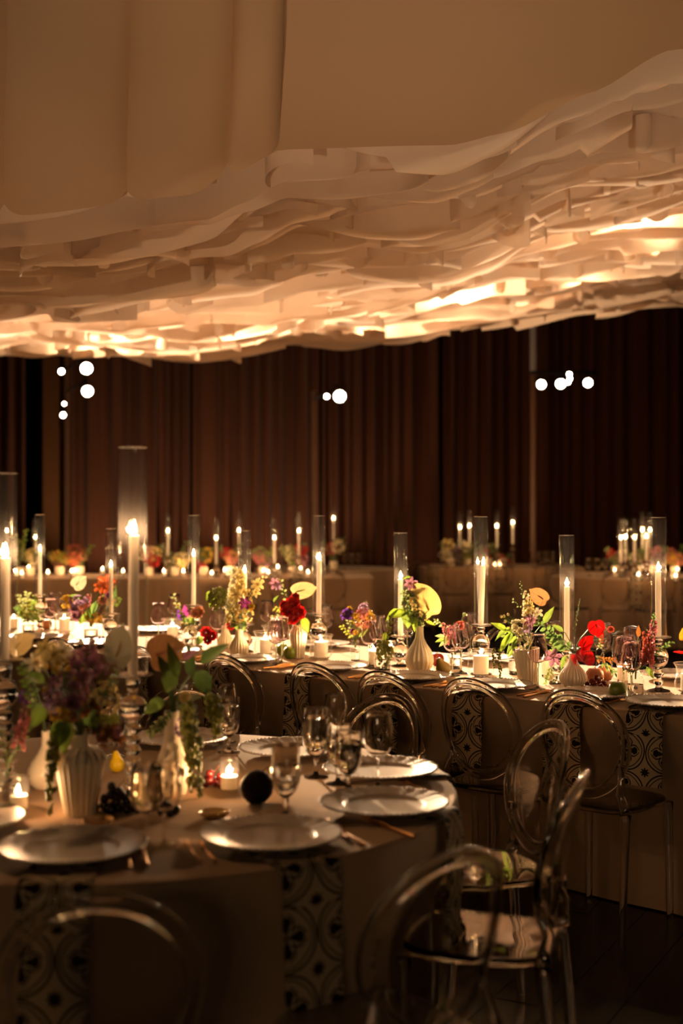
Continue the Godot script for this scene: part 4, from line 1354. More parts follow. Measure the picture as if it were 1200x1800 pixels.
# ---------------------------------------------------------------- the round table in front
func round_table() -> void:
	var c := Vector3(-0.60, 0, -3.55)
	# the chairs round it come first, for the cloth gives way to their seats: top of the back as seen, and which way they face
	var ch := [[168, 1560, "seen from behind at lower left, before the printed napkin"], [815, 1482, "nearest on the right of the round table, seen from behind"], [1035, 1347, "seen almost edge-on at right, between the nearest chair and the oval one"], [985, 1259, "turned half sideways at right, its oval back full of small highlights"], [690, 1213, "right of the round table behind the empty wine glass"], [332, 1195, "on the far side of the round table behind the bottle vase's leaves"]]
	var dents := []
	for q: Array in ch:
		var p := spot(q[0], q[1], 0.895)
		var yaw := yaw_to(p, c)
		p.y = 0.0
		var off := (c - p).normalized()
		var reach := 0.912 - ((p - c).length() - 0.262 - 0.20)     # how far the seat goes past the table's edge
		if reach > -0.08:
			dents.append(Vector3(-off.x * 0.912, -off.z * 0.912, reach + 0.012))
		place("ghost_chair", p - Basis(Vector3.UP, yaw) * Vector3(0, 0, 0.262), yaw, "clear oval-back chair, " + q[2], "chair", "clear chairs round the front table")
	round_cloth(c, 0.912, 17.0, 0.6, M.cloth, "taupe floor-length cloth on the round table in front", dents)
	var seats := [[-90.0, "nearest the left edge of the picture, above the big flower-printed napkin"], [-52.0, "at the front of the round table beside the two gold forks"], [-19.0, "at the right edge of the round table, nearer one by the glasses"],
		[14.0, "at the right edge of the round table behind the empty wine glass"], [48.0, "on the round table behind the dark round fruit and water goblets"], [84.0, "on the far side of the round table behind the textured bottle vase"], [-128.0, "cut off by the left edge of the picture"]]
	var pl: Array[Vector3] = [spot(126, 1487, 0.78), spot(476, 1466, 0.78), spot(675, 1411, 0.78), spot(668, 1351, 0.78), spot(512, 1315, 0.78), spot(318, 1297, 0.78), spot(-78, 1440, 0.78)]
	for k in seats.size():
		var p := pl[k]
		p.y = TABLE + 0.0045
		place("charger_plate", p, 0.3 * k, "large charger plate " + seats[k][1], "plate")
	var nap := [[0, 0.40, "hanging at lower left behind the oval chair back"], [1, 0.30, "hanging straight down in the middle of the round table's front"], [2, 0.30, "at the round table's right side behind the nearest chair back"], [3, 0.28, "under the farther right plate of the round table"]]
	for n: Array in nap:
		var dir := (pl[n[0]] - c)
		dir.y = 0
		dir = dir.normalized()
		var e := c + dir * 0.912
		if n[0] == 0:
			e = c + Vector3(0.02, 0, 0.912)
		if n[0] == 1:
			dir = (spot(548, 1522) - c) * Vector3(1, 0, 1)
			dir = dir.normalized()
			e = c + dir * 0.912
		e.y = TABLE
		place("napkin %s" % n[1], e, yaw_to(e, Vector3(c.x, TABLE, c.z)), "printed linen napkin " + n[2], "napkin")
	# gold cutlery: tip and handle end of each piece
	var cut := [["fork", 319, 1474, 356, 1525, "left one of the two gold forks beside the front plate"], ["fork", 341, 1474, 384, 1526, "right one of the two gold forks beside the front plate"], ["knife", 221, 1480, 229, 1536, "left one of the gold pair at the right of the leftmost plate"], ["knife", 243, 1474, 262, 1534, "right one of the gold pair at the right of the leftmost plate"],
		["knife", 575, 1452, 642, 1490, "shining gold one right of the front plate"], ["fork", 560, 1440, 618, 1484, "gold one partly under the edge of the right plate"], ["knife", 652, 1448, 712, 1470, "dark one at the edge in front of the right plate"], ["fork", 700, 1372, 752, 1396, "between the two plates at the right edge of the round table"]]
	for q: Array in cut:
		var a := spot(q[1], q[2], TABLE)
		var b := spot(q[3], q[4], TABLE)
		place(q[0], (a + b) * 0.5 + Vector3(0, 0.0015, 0), yaw_to(b, a), ("gold fork, " if q[0] == "fork" else "gold table knife, ") + q[5], "fork" if q[0] == "fork" else "knife")
	place("shell_dish", spot(171, 1451), 0.2, "small ribbed gold dish in front of the fluted vase", "dish")
	place("shell_dish", spot(376, 1437), 0.9, "small ribbed gold dish left of the front plate, under the trailing tassel", "dish")
	# glasses: kind, px, foot py, height, width, fill
	var gl := [["wine", 259, 1490, 0.188, 0.080, "nearest one, in front of the dark grapes", 0.86], ["wine", 288, 1486, 0.186, 0.078, "just right of the nearest wine glass, stem crossing the textured vase"],
		["goblet", 502, 1437, 0.178, 0.073, 0.62, "standing behind the front plate, right of the dark round fruit"], ["goblet", 555, 1366, 0.197, 0.079, 0.80, "full one left of the others in the middle of the cluster"], ["wine", 589, 1338, 0.205, 0.074, "empty one behind the full goblet, topmost of the cluster"],
		["goblet", 594, 1378, 0.165, 0.068, 0.55, "half hidden behind the short goblet of the cluster"], ["goblet", 612, 1391, 0.158, 0.072, 0.78, "short one at the front of the cluster"], ["wine", 664, 1386, 0.206, 0.085, "clear empty one standing before the farther right plate"],
		["goblet", 402, 1322, 0.17, 0.072, 0.78, "left of the farther plate, beside the hanging tassels"], ["wine", 397, 1304, 0.19, 0.068, "rim rising behind the goblet beside the hanging tassels"], ["goblet", 202, 1330, 0.185, 0.075, 0.75, "left of the tall crystal candlestick, behind the flowers"], ["wine", 186, 1308, 0.195, 0.074, "behind the bouquet in the fluted vase"]]
	for g: Array in gl:
		if g[0] == "wine":
			place("wine_glass %s %s %s" % [g[3], g[4], g[6] if g.size() > 6 else 0.0], spot(g[1], g[2]), 0.0, "clear wine glass, " + g[5], "wine glass")
		else:
			place("water_goblet %s %s %s" % [g[3], g[4], g[5]], spot(g[1], g[2]), 0.0, "clear water goblet, " + g[6], "goblet")
	# candles
	var b1 := spot(233, 1405)
	candle_set(b1, 0.328, 0.593, 0.039, 0.365, 0.0135, "of the tallest set, rising behind the wine glass on the round table", Vector2(-0.012, 0.0), 0.085)
	var b2 := spot(8, 1397)
	candle_set(b2, 0.36, 0.495, 0.0335, 0.272, 0.0135, "cut by the left edge of the picture on the round table", Vector2(-0.01, 0), 0.07)
	votive("cup_votive", spot(32, 1429), 0.0112, 0.034, 0.0225, "at the round table's left edge by the fluted vase", 0.06)
	votive("cup_votive", spot(403, 1393), 0.0112, 0.034, 0.0225, "between the red grapes and the dark round fruit", 0.05)
	# fruit
	pear(spot(441, 1412), 0.043, 0.088, M.plum, "dark purple-black fruit standing in front of the goblets", -0.35, "avocado")
	pear(spot(207, 1357) , 0.022, 0.062, M.lemon, "small bright yellow lemon right of the fluted vase", 0.12, "lemon")
	grapes(spot(206, 1428), Vector3(0.058, 0.055, 0.035), 18, 0.0118, M.grape, "bunch of black grapes left of the nearest wine glass")
	grapes(spot(372, 1384), Vector3(0.045, 0.03, 0.03), 10, 0.0115, M.red_grape, "small bunch of red grapes behind the glass candle cup")
	grapes(spot(292, 1432), Vector3(0.03, 0.02, 0.025), 6, 0.0115, M.grape, "few black grapes showing right of the nearest wine glasses")
	# vases and flowers
	var v1 := spot(141, 1432)
	var big := vase("fluted_vase", [Vector2(0.037, 0), Vector2(0.039, 0.003), Vector2(0.049, 0.055), Vector2(0.058, 0.110), Vector2(0.061, 0.132), Vector2(0.056, 0.147), Vector2(0.034, 0.157), Vector2(0.024, 0.163), Vector2(0.0195, 0.172), Vector2(0.019, 0.192), Vector2(0.022, 0.200)], 20, 0.09, M.ceramic)
	var collar := MB.new()
	for k in 16:
		var a := TAU * k / 16
		var e := Vector3(cos(a), 0, sin(a))
		collar.tube([e * 0.026 + Vector3(0, 0.165, 0), e * 0.045 + Vector3(0, 0.161, 0), e * 0.060 + Vector3(0, 0.147, 0), e * 0.066 + Vector3(0, 0.130, 0)], [0.004, 0.006, 0.0058, 0.0015], 6, 0.5)
	part(big, "petal_collar", collar.mesh(), M.ceramic_gloss)
	top(big, v1, 0.0, "large pale fluted vase with a petal collar, at the left of the round table", "vase")
	bouquet(v1 + Vector3(0, 0.198, 0), [
		["anth", 206, 1140, 0.02, 66, 78, 2.75, 0.65, 0.05, "white_spathe"], ["head", 155, 1165, 0.0, 38, 24, 60, 8, "mauve"], ["head", 118, 1212, 0.04, 36, 26, 60, 7, "mauve"], ["head", 92, 1228, 0.05, 16, 22, 30, 6, "lilac"], ["head", 140, 1245, 0.03, 34, 20, 46, 7, "brown"],
		["spike", 92, 1180, 0.02, 88, 1132, 10, 12, "cream"], ["lily", 80, 1142, 0.02, 22, "cream"], ["lily", 108, 1146, 0.03, 22, "white"], ["lily", 62, 1166, 0.0, 20, "white"], ["lily", 92, 1154, 0.06, 20, "cream"], ["head", 108, 1172, 0.04, 14, 12, 14, 7, "yellow"], ["bud", 78, 1213, 0.07, 5, "yellow"], ["bud", 114, 1187, 0.06, 4, "lime_leaf"], ["bud", 131, 1192, 0.06, 4, "yellow"],
		["leaf", 105, 1262, 0.06, 115, 1330, 46, "leaf", 0.3], ["leaf", 118, 1268, 0.07, 92, 1318, 36, "leaf", 0.4], ["leaf", 80, 1240, 0.04, 52, 1280, 34, "leaf", 0.2], ["leaf", 78, 1200, 0.02, 40, 1180, 26, "stem", 0.1], ["leaf", 150, 1250, 0.05, 176, 1285, 34, "dark_leaf", 0.3], ["leaf", 165, 1215, 0.0, 205, 1222, 20, "leaf", 0.2],
		["head", 105, 1255, 0.08, 17, 9, 16, 7, "yellow"], ["head", 185, 1230, 0.0, 26, 30, 44, 6, "cream"], ["sprig", 160, 1260, 0.02, 206, 1180, 20, 13, "sage"], ["sprig", 165, 1270, 0.03, 215, 1300, 22, 12, "brown"], ["sprig", 150, 1270, 0.05, 205, 1262, 22, 12, "chartreuse"], ["head", 190, 1290, 0.02, 24, 18, 36, 7, "brown"], ["bud", 206, 1288, 0.04, 9, "pink"],
		["spike", 170, 1235, -0.02, 138, 1150, 18, 8, "mauve"], ["sprig", 60, 1250, 0.02, 38, 1170, 18, 14, "leaf"], ["tail", 95, 1290, 0.075, 86, 1438, 7, "chartreuse"], ["tail", 90, 1300, 0.07, 84, 1400, 6, "sage"], ["rose", 128, 1236, 0.07, 14, "mauve"], ["spike", 150, 1150, 0.01, 175, 1118, 12, 8, "mauve"]],
		"loose mauve, cream and green bouquet with a pale anthurium in the fluted vase")
	var v2 := spot(80, 1385)
	top(vase("gourd_vase", gourd(0.155, 0.10, 0.011), 0, 0.0, M.ceramic_gloss), v2, 0.0, "small smooth white gourd vase half hidden behind the fluted vase", "vase")
	bouquet(v2 + Vector3(0, 0.153, 0), [["anth", 36, 1134, 0.0, 46, 52, 2.2, -0.5, 0.4, "cream_spathe"], ["sprig", 70, 1270, 0.02, 55, 1190, 16, 14, "dark_leaf"], ["leaf", 74, 1262, 0.0, 40, 1235, 22, "dark_leaf"]], "single cream anthurium and dark sprigs in the small white gourd vase")
	var v3 := spot(302, 1397)
	var tex := vase("bottle_vase", [Vector2(0.036, 0), Vector2(0.038, 0.003), Vector2(0.045, 0.03), Vector2(0.045, 0.06), Vector2(0.038, 0.095), Vector2(0.027, 0.130), Vector2(0.020, 0.160), Vector2(0.0185, 0.200), Vector2(0.0195, 0.222)], 0, 0.0, M.ceramic)
	var drops := MB.new()
	for k in 46:
		var y := 0.02 + 0.13 * float(k) / 46.0
		var r := lerpf(0.0465, 0.021, smoothstep(0.045, 0.15, y))
		var a := k * 2.399
		var e := Vector3(cos(a), 0, sin(a)) * r
		drops.tube([e + Vector3(0, y + 0.011, 0) * 1.0, e * 1.05 + Vector3(0, y, 0), e * 1.02 + Vector3(0, y - 0.012, 0)], [0.0015, 0.0042, 0.0015], 6)
	part(tex, "raised_drops", drops.mesh(), M.ceramic_gloss)
	top(tex, v3, 0.0, "white bottle vase covered in raised drops, right of the tall candlestick", "vase")
	bouquet(v3 + Vector3(0, 0.220, 0), [
		["anth", 287, 1146, 0.03, 72, 66, 1.9, 0.15, -0.25, "peach_spathe", "peach"], ["leaf", 352, 1165, 0.04, 403, 1130, 30, "dark_leaf", 0.05], ["leaf", 312, 1190, 0.05, 294, 1128, 24, "leaf", 0.0], ["leaf", 296, 1190, 0.03, 276, 1150, 20, "dark_leaf", 0.0], ["leaf", 344, 1180, 0.05, 372, 1222, 38, "dark_leaf", 0.2], ["leaf", 290, 1232, 0.05, 248, 1254, 30, "leaf", 0.15],
		["leaf", 305, 1180, 0.06, 290, 1220, 34, "leaf", 0.2], ["leaf", 322, 1160, 0.02, 346, 1140, 18, "mauve", 0.1], ["tail", 333, 1235, 0.06, 336, 1390, 8, "chartreuse"], ["tail", 326, 1240, 0.05, 326, 1320, 6, "chartreuse"], ["tail", 340, 1240, 0.04, 352, 1408, 7, "sage"], ["tail", 368, 1215, 0.05, 383, 1300, 8, "chartreuse"], ["tail", 374, 1222, 0.04, 392, 1270, 6, "chartreuse"],
		["head", 318, 1276, 0.03, 7, 18, 16, 6, "lilac"], ["rose", 325, 1226, 0.06, 10, "cream"], ["sprig", 290, 1262, 0.0, 262, 1290, 18, 12, "sage"], ["sprig", 300, 1250, 0.02, 278, 1285, 14, 10, "dark_leaf"], ["leaf", 336, 1190, 0.0, 330, 1130, 22, "dark_leaf", 0.0]],
		"peach anthurium, dark leaves and trailing green tassels in the bottle vase")
	var v4 := spot(12, 1428)
	top(bud_vase(0.13, 0.03), v4, 0.0, "clear glass bud vase at the left edge of the round table", "vase")
	bouquet(v4 + Vector3(0, 0.12, 0), [["spike", 32, 1318, 0.02, 46, 1232, 22, 9, "pink"], ["spike", 30, 1290, 0.0, 60, 1240, 14, 8, "pink"], ["lily", 42, 1226, 0.02, 14, "violet"], ["sprig", 14, 1340, 0.0, 56, 1272, 16, 10, "stem"], ["sprig", 10, 1340, 0.02, 2, 1280, 12, 10, "sage"]],
		"pink snapdragon stems with a violet flower in the glass bud vase")

# ---------------------------------------------------------------- the long table behind
const LINE := Vector3(1.218, 0.0, -4.815)       # a point of its front edge
const ALONG := Vector3(-0.77, 0.0, -0.638)      # to the left and away
const ACROSS := Vector3(0.638, 0.0, -0.77)      # from the front edge to the back

func long_table() -> void:
	var yaw := -0.692
	var mid := LINE + ALONG * 2.15 + ACROSS * 0.595
	var ch := [[1010, 1208, "rightmost at the long table, before the green apple"], [826, 1188, "at the long table before the leaning candle, printed napkin seen through it"], [672, 1176, "at the long table before the white gourd vase"], [548, 1161, "at the long table before the large flared candle cup"], [392, 1146, "at the long table before the yellow-lit gourd vase"], [248, 1133, "at the long table hidden behind the peach anthurium"], [104, 1119, "leftmost at the long table, above the cream blossoms"]]
	var dents := []
	for q: Array in ch:
		var p := spot(q[0], q[1], 0.89)
		p.y = 0.0
		var e := p - mid
		var reach := 0.595 - ((-e).dot(ACROSS) - 0.24 - 0.20)
		dents.append(Vector3(-e.dot(ALONG), 0.595, maxf(reach, 0.0) + 0.035))
		var face := yaw_to(Vector3.ZERO, ACROSS)
		place("ghost_chair", p - Basis(Vector3.UP, face) * Vector3(0, 0, 0.24), face, "clear oval-back chair, " + q[2], "chair", "clear chairs at the front of the long table")
	for k in 6:
		var t: float = [-0.35, 0.42, 1.12, 1.85, 2.6, 3.4][k]
		var p := LINE + ALONG * t + ACROSS * 1.60
		var face := yaw_to(Vector3.ZERO, -ACROSS)
		place("ghost_chair", Vector3(p.x, 0, p.z), face, "clear chair behind the long table, " + ["rightmost", "behind the red anthuriums", "behind the green drooping leaves", "behind the white gourd vase", "behind the violet and yellow flowers", "behind the limes"][k], "chair", "clear chairs behind the long table")
	long_cloth(mid, yaw, Vector2(3.45, 0.595), 62.0, 1.9, M.cloth, "taupe floor-length cloth on the long table running from right to far left", dents)
	# candles down the middle, tall and short in turn
	var tall := [[1157, 1216, "at the right end of the long table, by the pink snapdragons", -0.006], [845, 1186, "that leans, in the middle of the long table", 0.055], [560, 1158, "beside the red flower and cream anthurium on the long table", 0.02], [340, 1137, "between the bud vase and white delphiniums on the long table", 0.004], [70, 1111, "at the far left of the long table, behind the grey-green foliage", 0.004]]
	for q: Array in tall:
		candle_set(spot(q[0], q[1]), 0.23, 0.495, 0.0335, 0.272, 0.0122, q[2], Vector2(-q[3], 0.0))
	var low := [[996, 1200, "of the short set left of the red anthuriums", 0.0], [704, 1172, "of the short set behind the white gourd vase", -0.008], [430, 1146, "of the short set behind the white delphiniums", 0.0], [195, 1123, "of the short set behind the orange lily", 0.0]]
	for q: Array in low:
		candle_set(spot(q[0], q[1]), 0.15, 0.495, 0.0335, 0.272, 0.0122, q[2], Vector2(-q[3], 0.0))
	# candle cups
	votive("bell_votive", spot(564, 1160), 0.0148, 0.078, 0.036, "with flared rim right of the ribbed vase of red flowers")
	votive("bell_votive", spot(466, 1153), 0.0148, 0.072, 0.028, "with flared rim left of the green limes")
	votive("bell_votive", spot(480, 1140), 0.0148, 0.060, 0.028, "half hidden behind the one left of the green limes")
	votive("foot_votive", spot(845, 1193), 0.0225, 0.082, 0.035, "on a glass foot, left of the green drooping leaves")
	votive("bell_votive", spot(1211, 1220), 0.0148, 0.070, 0.034, "cut by the right edge of the picture")
	votive("bell_votive", spot(113, 1114), 0.0148, 0.080, 0.031, "at far left behind the front wine glass")
	votive("bell_votive", spot(303, 1126), 0.0148, 0.070, 0.031, "behind the yellow flower left of the green bud vase")
	votive("cup_votive", spot(656, 1172), 0.0112, 0.066, 0.0225, "behind the stem of the wine glass with red dregs")
	votive("cup_votive", spot(686, 1158), 0.0112, 0.050, 0.0225, "behind the short candlestick left of the white gourd vase")
	votive("cup_votive", spot(961, 1190), 0.0112, 0.066, 0.0225, "behind the wine glass right of the fluted bucket vase")
	votive("cup_votive", spot(1094, 1200), 0.0112, 0.060, 0.0225, "behind the green apple at right")
	votive("cup_votive", spot(24, 1106), 0.0112, 0.060, 0.0225, "at the far left edge behind the big candle")
	# plates, printed napkins and chairs along the front
	var seats := [[1176, 1236, "at the long table's right end", 1.0], [1040, 1221, "in front of the grapes and green apple", 1.0], [868, 1205, "in front of the leaning candle", 1.0], [728, 1190, "in front of the white gourd vase", 1.0], [585, 1173, "in front of the large flared candle cup", 1.0], [436, 1160, "in front of the yellow-lit ribbed gourd vase", 1.0], [300, 1146, "behind the peach anthurium", 1.0], [170, 1131, "in front of the glass bud vase of lilac flowers", 1.0], [60, 1121, "at the far left of the long table", 0.0]]
	for k in seats.size():
		var s: Array = seats[k]
		var p := spot(s[0], s[1], 0.775)
		p.y = TABLE + 0.0045
		place("charger_plate", p, 0.7 * k, "charger plate " + s[2], "plate")
		var e := p - ACROSS * ((p - LINE).dot(ACROSS))
		e.y = TABLE
		place("napkin %s" % [0.27 if k == 0 else 0.32], e, yaw_to(e, e + ACROSS), "printed napkin hanging under the plate " + s[2], "napkin")
		var r := p + ALONG * -0.235 - ACROSS * 0.045
		var l := p + ALONG * 0.215 - ACROSS * 0.045
		var y2 := yaw_to(Vector3.ZERO, ACROSS)
		var lift := Vector3(0, -0.003, 0)
		place("knife", r + lift, y2 + 0.06, "gold knife right of the plate " + s[2], "knife")
		place("fork", l + lift, y2 - 0.04, "inner gold fork of the plate " + s[2], "fork")
		place("fork", l + ALONG * 0.032 - ACROSS * 0.012 + lift, y2 - 0.08, "outer gold fork of the plate " + s[2], "fork")
	for k in 4:
		var t: float = [0.45, 1.5, 2.55, 3.9][k]
		var p := LINE + ALONG * t + ACROSS * 0.985
		p.y = TABLE + 0.0045
		place("charger_plate", p, 0.4 * k, "charger plate on the back side of the long table, " + ["rightmost one", "behind the leaning candle", "behind the large flared candle cup", "at far left"][k], "plate")
	# amethyst glasses with green stems
	var gl := [[485, 1172, 1.0, "front left of the pair before the limes"], [495, 1166, 0.98, "back right of the pair before the limes"], [649, 1174, 0.97, "with the dregs, left of the hanging tassel"], [664, 1166, 1.0, "behind the one with the dregs"], [795, 1188, 0.97, "left one of the pair by the pear"], [810, 1184, 1.0, "right one of the pair by the pear"], [945, 1212, 1.0, "in front of the fluted bucket vase"], [1109, 1229, 0.98, "right of the green apple"], [1096, 1219, 1.0, "behind the one right of the green apple"],
		[88, 1118, 0.95, "at far left before the lit candle cup"], [97, 1108, 1.0, "behind the far left one"], [181, 1122, 0.95, "before the orange lily"], [278, 1133, 1.0, "left of the green bud vase"], [382, 1145, 1.0, "left of the yellow-lit gourd vase"], [306, 1112, 1.0, "at the back between tall candlestick and bud vase"],
		[573, 1140, 1.0, "behind the candlestick next to the red flower"], [826, 1160, 1.0, "behind the leaning candle's candlestick"], [1110, 1206, 1.08, "tallest one, behind the pair right of the green apple"], [972, 1178, 1.0, "behind the mixed flowers of the bucket vase"], [715, 1150, 1.0, "behind the white gourd vase"], [1060, 1185, 1.0, "behind the red anthuriums"], [470, 1128, 1.0, "at the back, behind the small candle cup"]]
	for g: Array in gl:
		place("tulip_glass %s" % g[2], spot(g[0], g[1]), 0.0, "pinkish wine glass, green stem, " + g[3], "wine glass")
	# fruit
	apple(spot(509, 1158), 0.034, M.apple, "round green lime right of the wine glass stems", "lime")
	apple(spot(497, 1153), 0.034, M.apple, "green lime half hidden behind the wine glass stems", "lime")
	apple(spot(1085, 1226), 0.036, M.apple, "green apple in front of the grapes at right")
	pear(spot(784, 1186), 0.036, 0.085, M.pear, "brown-green pear right of the white gourd vase", 0.45)
	apple(spot(768, 1170), 0.034, M.red_tomato, "small red fruit behind the pear", "tomato")
	apple(spot(1045, 1203), 0.040, M.peach_fruit, "orange peach behind the grapes", "peach")
	apple(spot(1062, 1197), 0.040, M.peach_fruit, "darker peach behind the grapes, right one", "peach")
	apple(spot(82, 1106), 0.034, M.peach_fruit, "small orange fruit at far left behind the wine glass stem", "orange")
	grapes(spot(1048, 1214), Vector3(0.075, 0.045, 0.035), 22, 0.0108, M.red_grape, "bunch of dark red grapes between the short ribbed vase and green apple")
	# vases and flowers
	var p1 := spot(737, 1180)
	top(vase("gourd_vase", gourd(0.213, 0.136, 0.0185), 18, 0.085, M.ceramic), p1, 0.0, "large white ribbed gourd vase with a long neck, in the middle of the long table", "vase")
	bouquet(p1 + Vector3(0, 0.212, 0), [["anth", 747, 1060, 0.02, 56, 72, 2.65, 3.3, 0.05, "olive_spathe", "yellow"], ["head", 722, 1062, 0.0, 14, 26, 70, 4.5, "sage"], ["head", 735, 1086, 0.02, 16, 12, 44, 4.5, "sage"], ["leaf", 716, 1076, 0.03, 680, 1084, 20, "lime_leaf", 0.1], ["leaf", 718, 1074, 0.04, 716, 1106, 26, "leaf", 0.2], ["leaf", 700, 1070, 0.02, 672, 1088, 12, "lime_leaf", 0.5], ["leaf", 730, 1085, 0.03, 728, 1112, 12, "lime_leaf", 0.1],
		["leaf", 722, 1014, 0.0, 706, 1018, 7, "leaf", 0.1], ["lily", 722, 1026, 0.02, 13, "mauve"], ["sprig", 730, 1070, 0.0, 714, 1026, 16, 7, "sage"], ["sprig", 726, 1085, 0.0, 706, 1040, 16, 7, "dark_leaf"], ["tail", 686, 1082, 0.03, 682, 1122, 3.2, "chartreuse"], ["leaf", 748, 1092, 0.0, 766, 1098, 8, "lime_leaf", 0.2], ["leaf", 745, 1030, -0.02, 712, 1050, 14, "leaf", 0.1]],
		"olive-cream anthurium and green leaves in the large white gourd vase")
	var p2 := spot(928, 1203)
	var bucket := vase("bucket_vase", [Vector2(0.037, 0), Vector2(0.039, 0.003), Vector2(0.047, 0.06), Vector2(0.055, 0.12), Vector2(0.058, 0.152), Vector2(0.060, 0.157)], 22, 0.075, M.ceramic)
	top(bucket, p2, 0.3, "pale fluted bucket vase behind the wine glass, right of the candle cup", "vase")
	bucket.rotation.z = 0.06
	bouquet(p2 + Vector3(0.0, 0.152, 0), [["anth", 948, 1049, 0.01, 31, 38, -2.2, 0.2, 0.05, "peach_spathe", "brown"], ["spike", 926, 1085, 0.0, 924, 1040, 16, 7, "white"], ["head", 914, 1102, 0.02, 15, 13, 60, 4.5, "white"], ["head", 917, 1124, 0.03, 12, 10, 36, 4.5, "white"], ["spike", 932, 1080, 0.01, 930, 1052, 12, 6, "cream"], ["leaf", 890, 1108, 0.03, 862, 1094, 14, "lime_leaf", 0.05], ["leaf", 955, 1096, 0.0, 974, 1066, 14, "leaf", 0.0], ["lily", 944, 1078, 0.03, 11, "white"], ["lily", 932, 1092, 0.05, 14, "mauve"], ["lily", 926, 1106, 0.05, 10, "lilac"],
		["leaf", 902, 1110, 0.04, 880, 1140, 12, "leaf", 0.4], ["leaf", 898, 1112, 0.05, 868, 1150, 11, "lime_leaf", 0.5], ["leaf", 908, 1118, 0.04, 886, 1150, 10, "leaf", 0.3], ["leaf", 893, 1104, 0.02, 866, 1122, 10, "leaf", 0.4], ["leaf", 910, 1122, 0.05, 897, 1148, 10, "lime_leaf", 0.2], ["tail", 876, 1142, 0.05, 880, 1194, 3.0, "chartreuse"], ["tail", 868, 1140, 0.04, 868, 1176, 2.5, "chartreuse"], ["head", 904, 1136, 0.03, 8, 8, 14, 3.5, "violet"], ["bud", 881, 1084, 0.0, 2.2, "cream"], ["bud", 886, 1083, 0.01, 2.4, "cream"], ["bud", 893, 1080, 0.0, 2.4, "cream"], ["bud", 888, 1092, 0.01, 2.4, "cream"], ["sprig", 918, 1050, 0.0, 914, 1022, 8, 4, "sage"], ["sprig", 916, 1070, 0.0, 900, 1054, 6, 5, "sage"]],
		"cream and white mixed bouquet with a small peach anthurium in the bucket vase")
	var p3 := spot(1007, 1206)
	top(vase("gourd_vase", gourd(0.142, 0.122, 0.017), 26, 0.07, M.ceramic_gloss), p3, 0.0, "short white ribbed gourd vase with red anthuriums, left of the grapes", "vase")
	bouquet(p3 + Vector3(0, 0.140, 0), [["anth", 1048, 1103, 0.02, 32, 30, 0.15, 0.1, 0.1, "red_spathe", "dark_red"], ["anth", 1030, 1131, 0.05, 26, 32, 2.4, -0.5, 0.3, "red_spathe", "dark_red"], ["anth", 1028, 1156, 0.04, 38, 34, 2.6, 0.4, 0.5, "dark_red", "red"], ["anth", 1056, 1118, 0.0, 14, 30, 3.0, 0.9, 0.0, "red_spathe", "dark_red"], ["leaf", 1006, 1150, 0.07, 1012, 1170, 12, "red", 0.2], ["sprig", 1000, 1145, 0.02, 944, 1090, 16, 14, "dark_leaf"], ["sprig", 1000, 1140, 0.04, 965, 1110, 12, 15, "dark_leaf"], ["leaf", 990, 1135, 0.03, 962, 1150, 14, "dark_leaf", 0.1], ["leaf", 985, 1122, 0.03, 960, 1118, 14, "dark_leaf", 0.1], ["leaf", 990, 1110, 0.03, 968, 1098, 12, "leaf", 0.0], ["lily", 972, 1156, 0.06, 17, "mauve"], ["leaf", 994, 1152, 0.06, 984, 1178, 10, "leaf", 0.2], ["rose", 1073, 1107, 0.0, 6, "coral"], ["bud", 1053, 1146, 0.06, 6, "berry"],
		["sprig", 1050, 1160, 0.05, 1058, 1118, 18, 7, "sage"], ["sprig", 1058, 1165, 0.06, 1082, 1184, 14, 8, "dark_leaf"], ["sprig", 1048, 1158, 0.05, 1078, 1160, 14, 8, "brown"], ["spike", 1008, 1110, 0.0, 1020, 1052, 16, 2.5, "sage"]],
		"red anthuriums with dark leaves in the short ribbed vase")
	var p4 := spot(1116, 1226)
	top(bud_vase(0.106, 0.037), p4, 0.0, "clear ribbed glass vase full of stems, right of the green apple", "vase")
	bouquet(p4 + Vector3(0, 0.104, 0), [["spike", 1134, 1172, 0.0, 1150, 1092, 34, 9, "pink"], ["spike", 1140, 1165, 0.02, 1134, 1110, 22, 8, "coral"], ["sprig", 1146, 1100, 0.0, 1150, 1078, 8, 6, "dark_leaf"], ["leaf", 1136, 1172, 0.03, 1150, 1194, 12, "leaf", 0.1], ["sprig", 1150, 1150, 0.02, 1180, 1128, 14, 8, "dark_leaf"], ["leaf", 1122, 1120, 0.02, 1122, 1098, 9, "brown", 0.0], ["sprig", 1118, 1180, 0.03, 1098, 1175, 10, 7, "dark_leaf"]],
		"pink snapdragon spikes in the clear ribbed glass vase at right")
	var p5 := spot(524, 1157)
	top(vase("fluted_vase", [Vector2(0.028, 0), Vector2(0.030, 0.003), Vector2(0.038, 0.06), Vector2(0.046, 0.118), Vector2(0.047, 0.128), Vector2(0.036, 0.146), Vector2(0.026, 0.158), Vector2(0.025, 0.170)], 18, 0.085, M.ceramic), p5, 0.0, "cream fluted vase with red flowers, right of the limes", "vase")
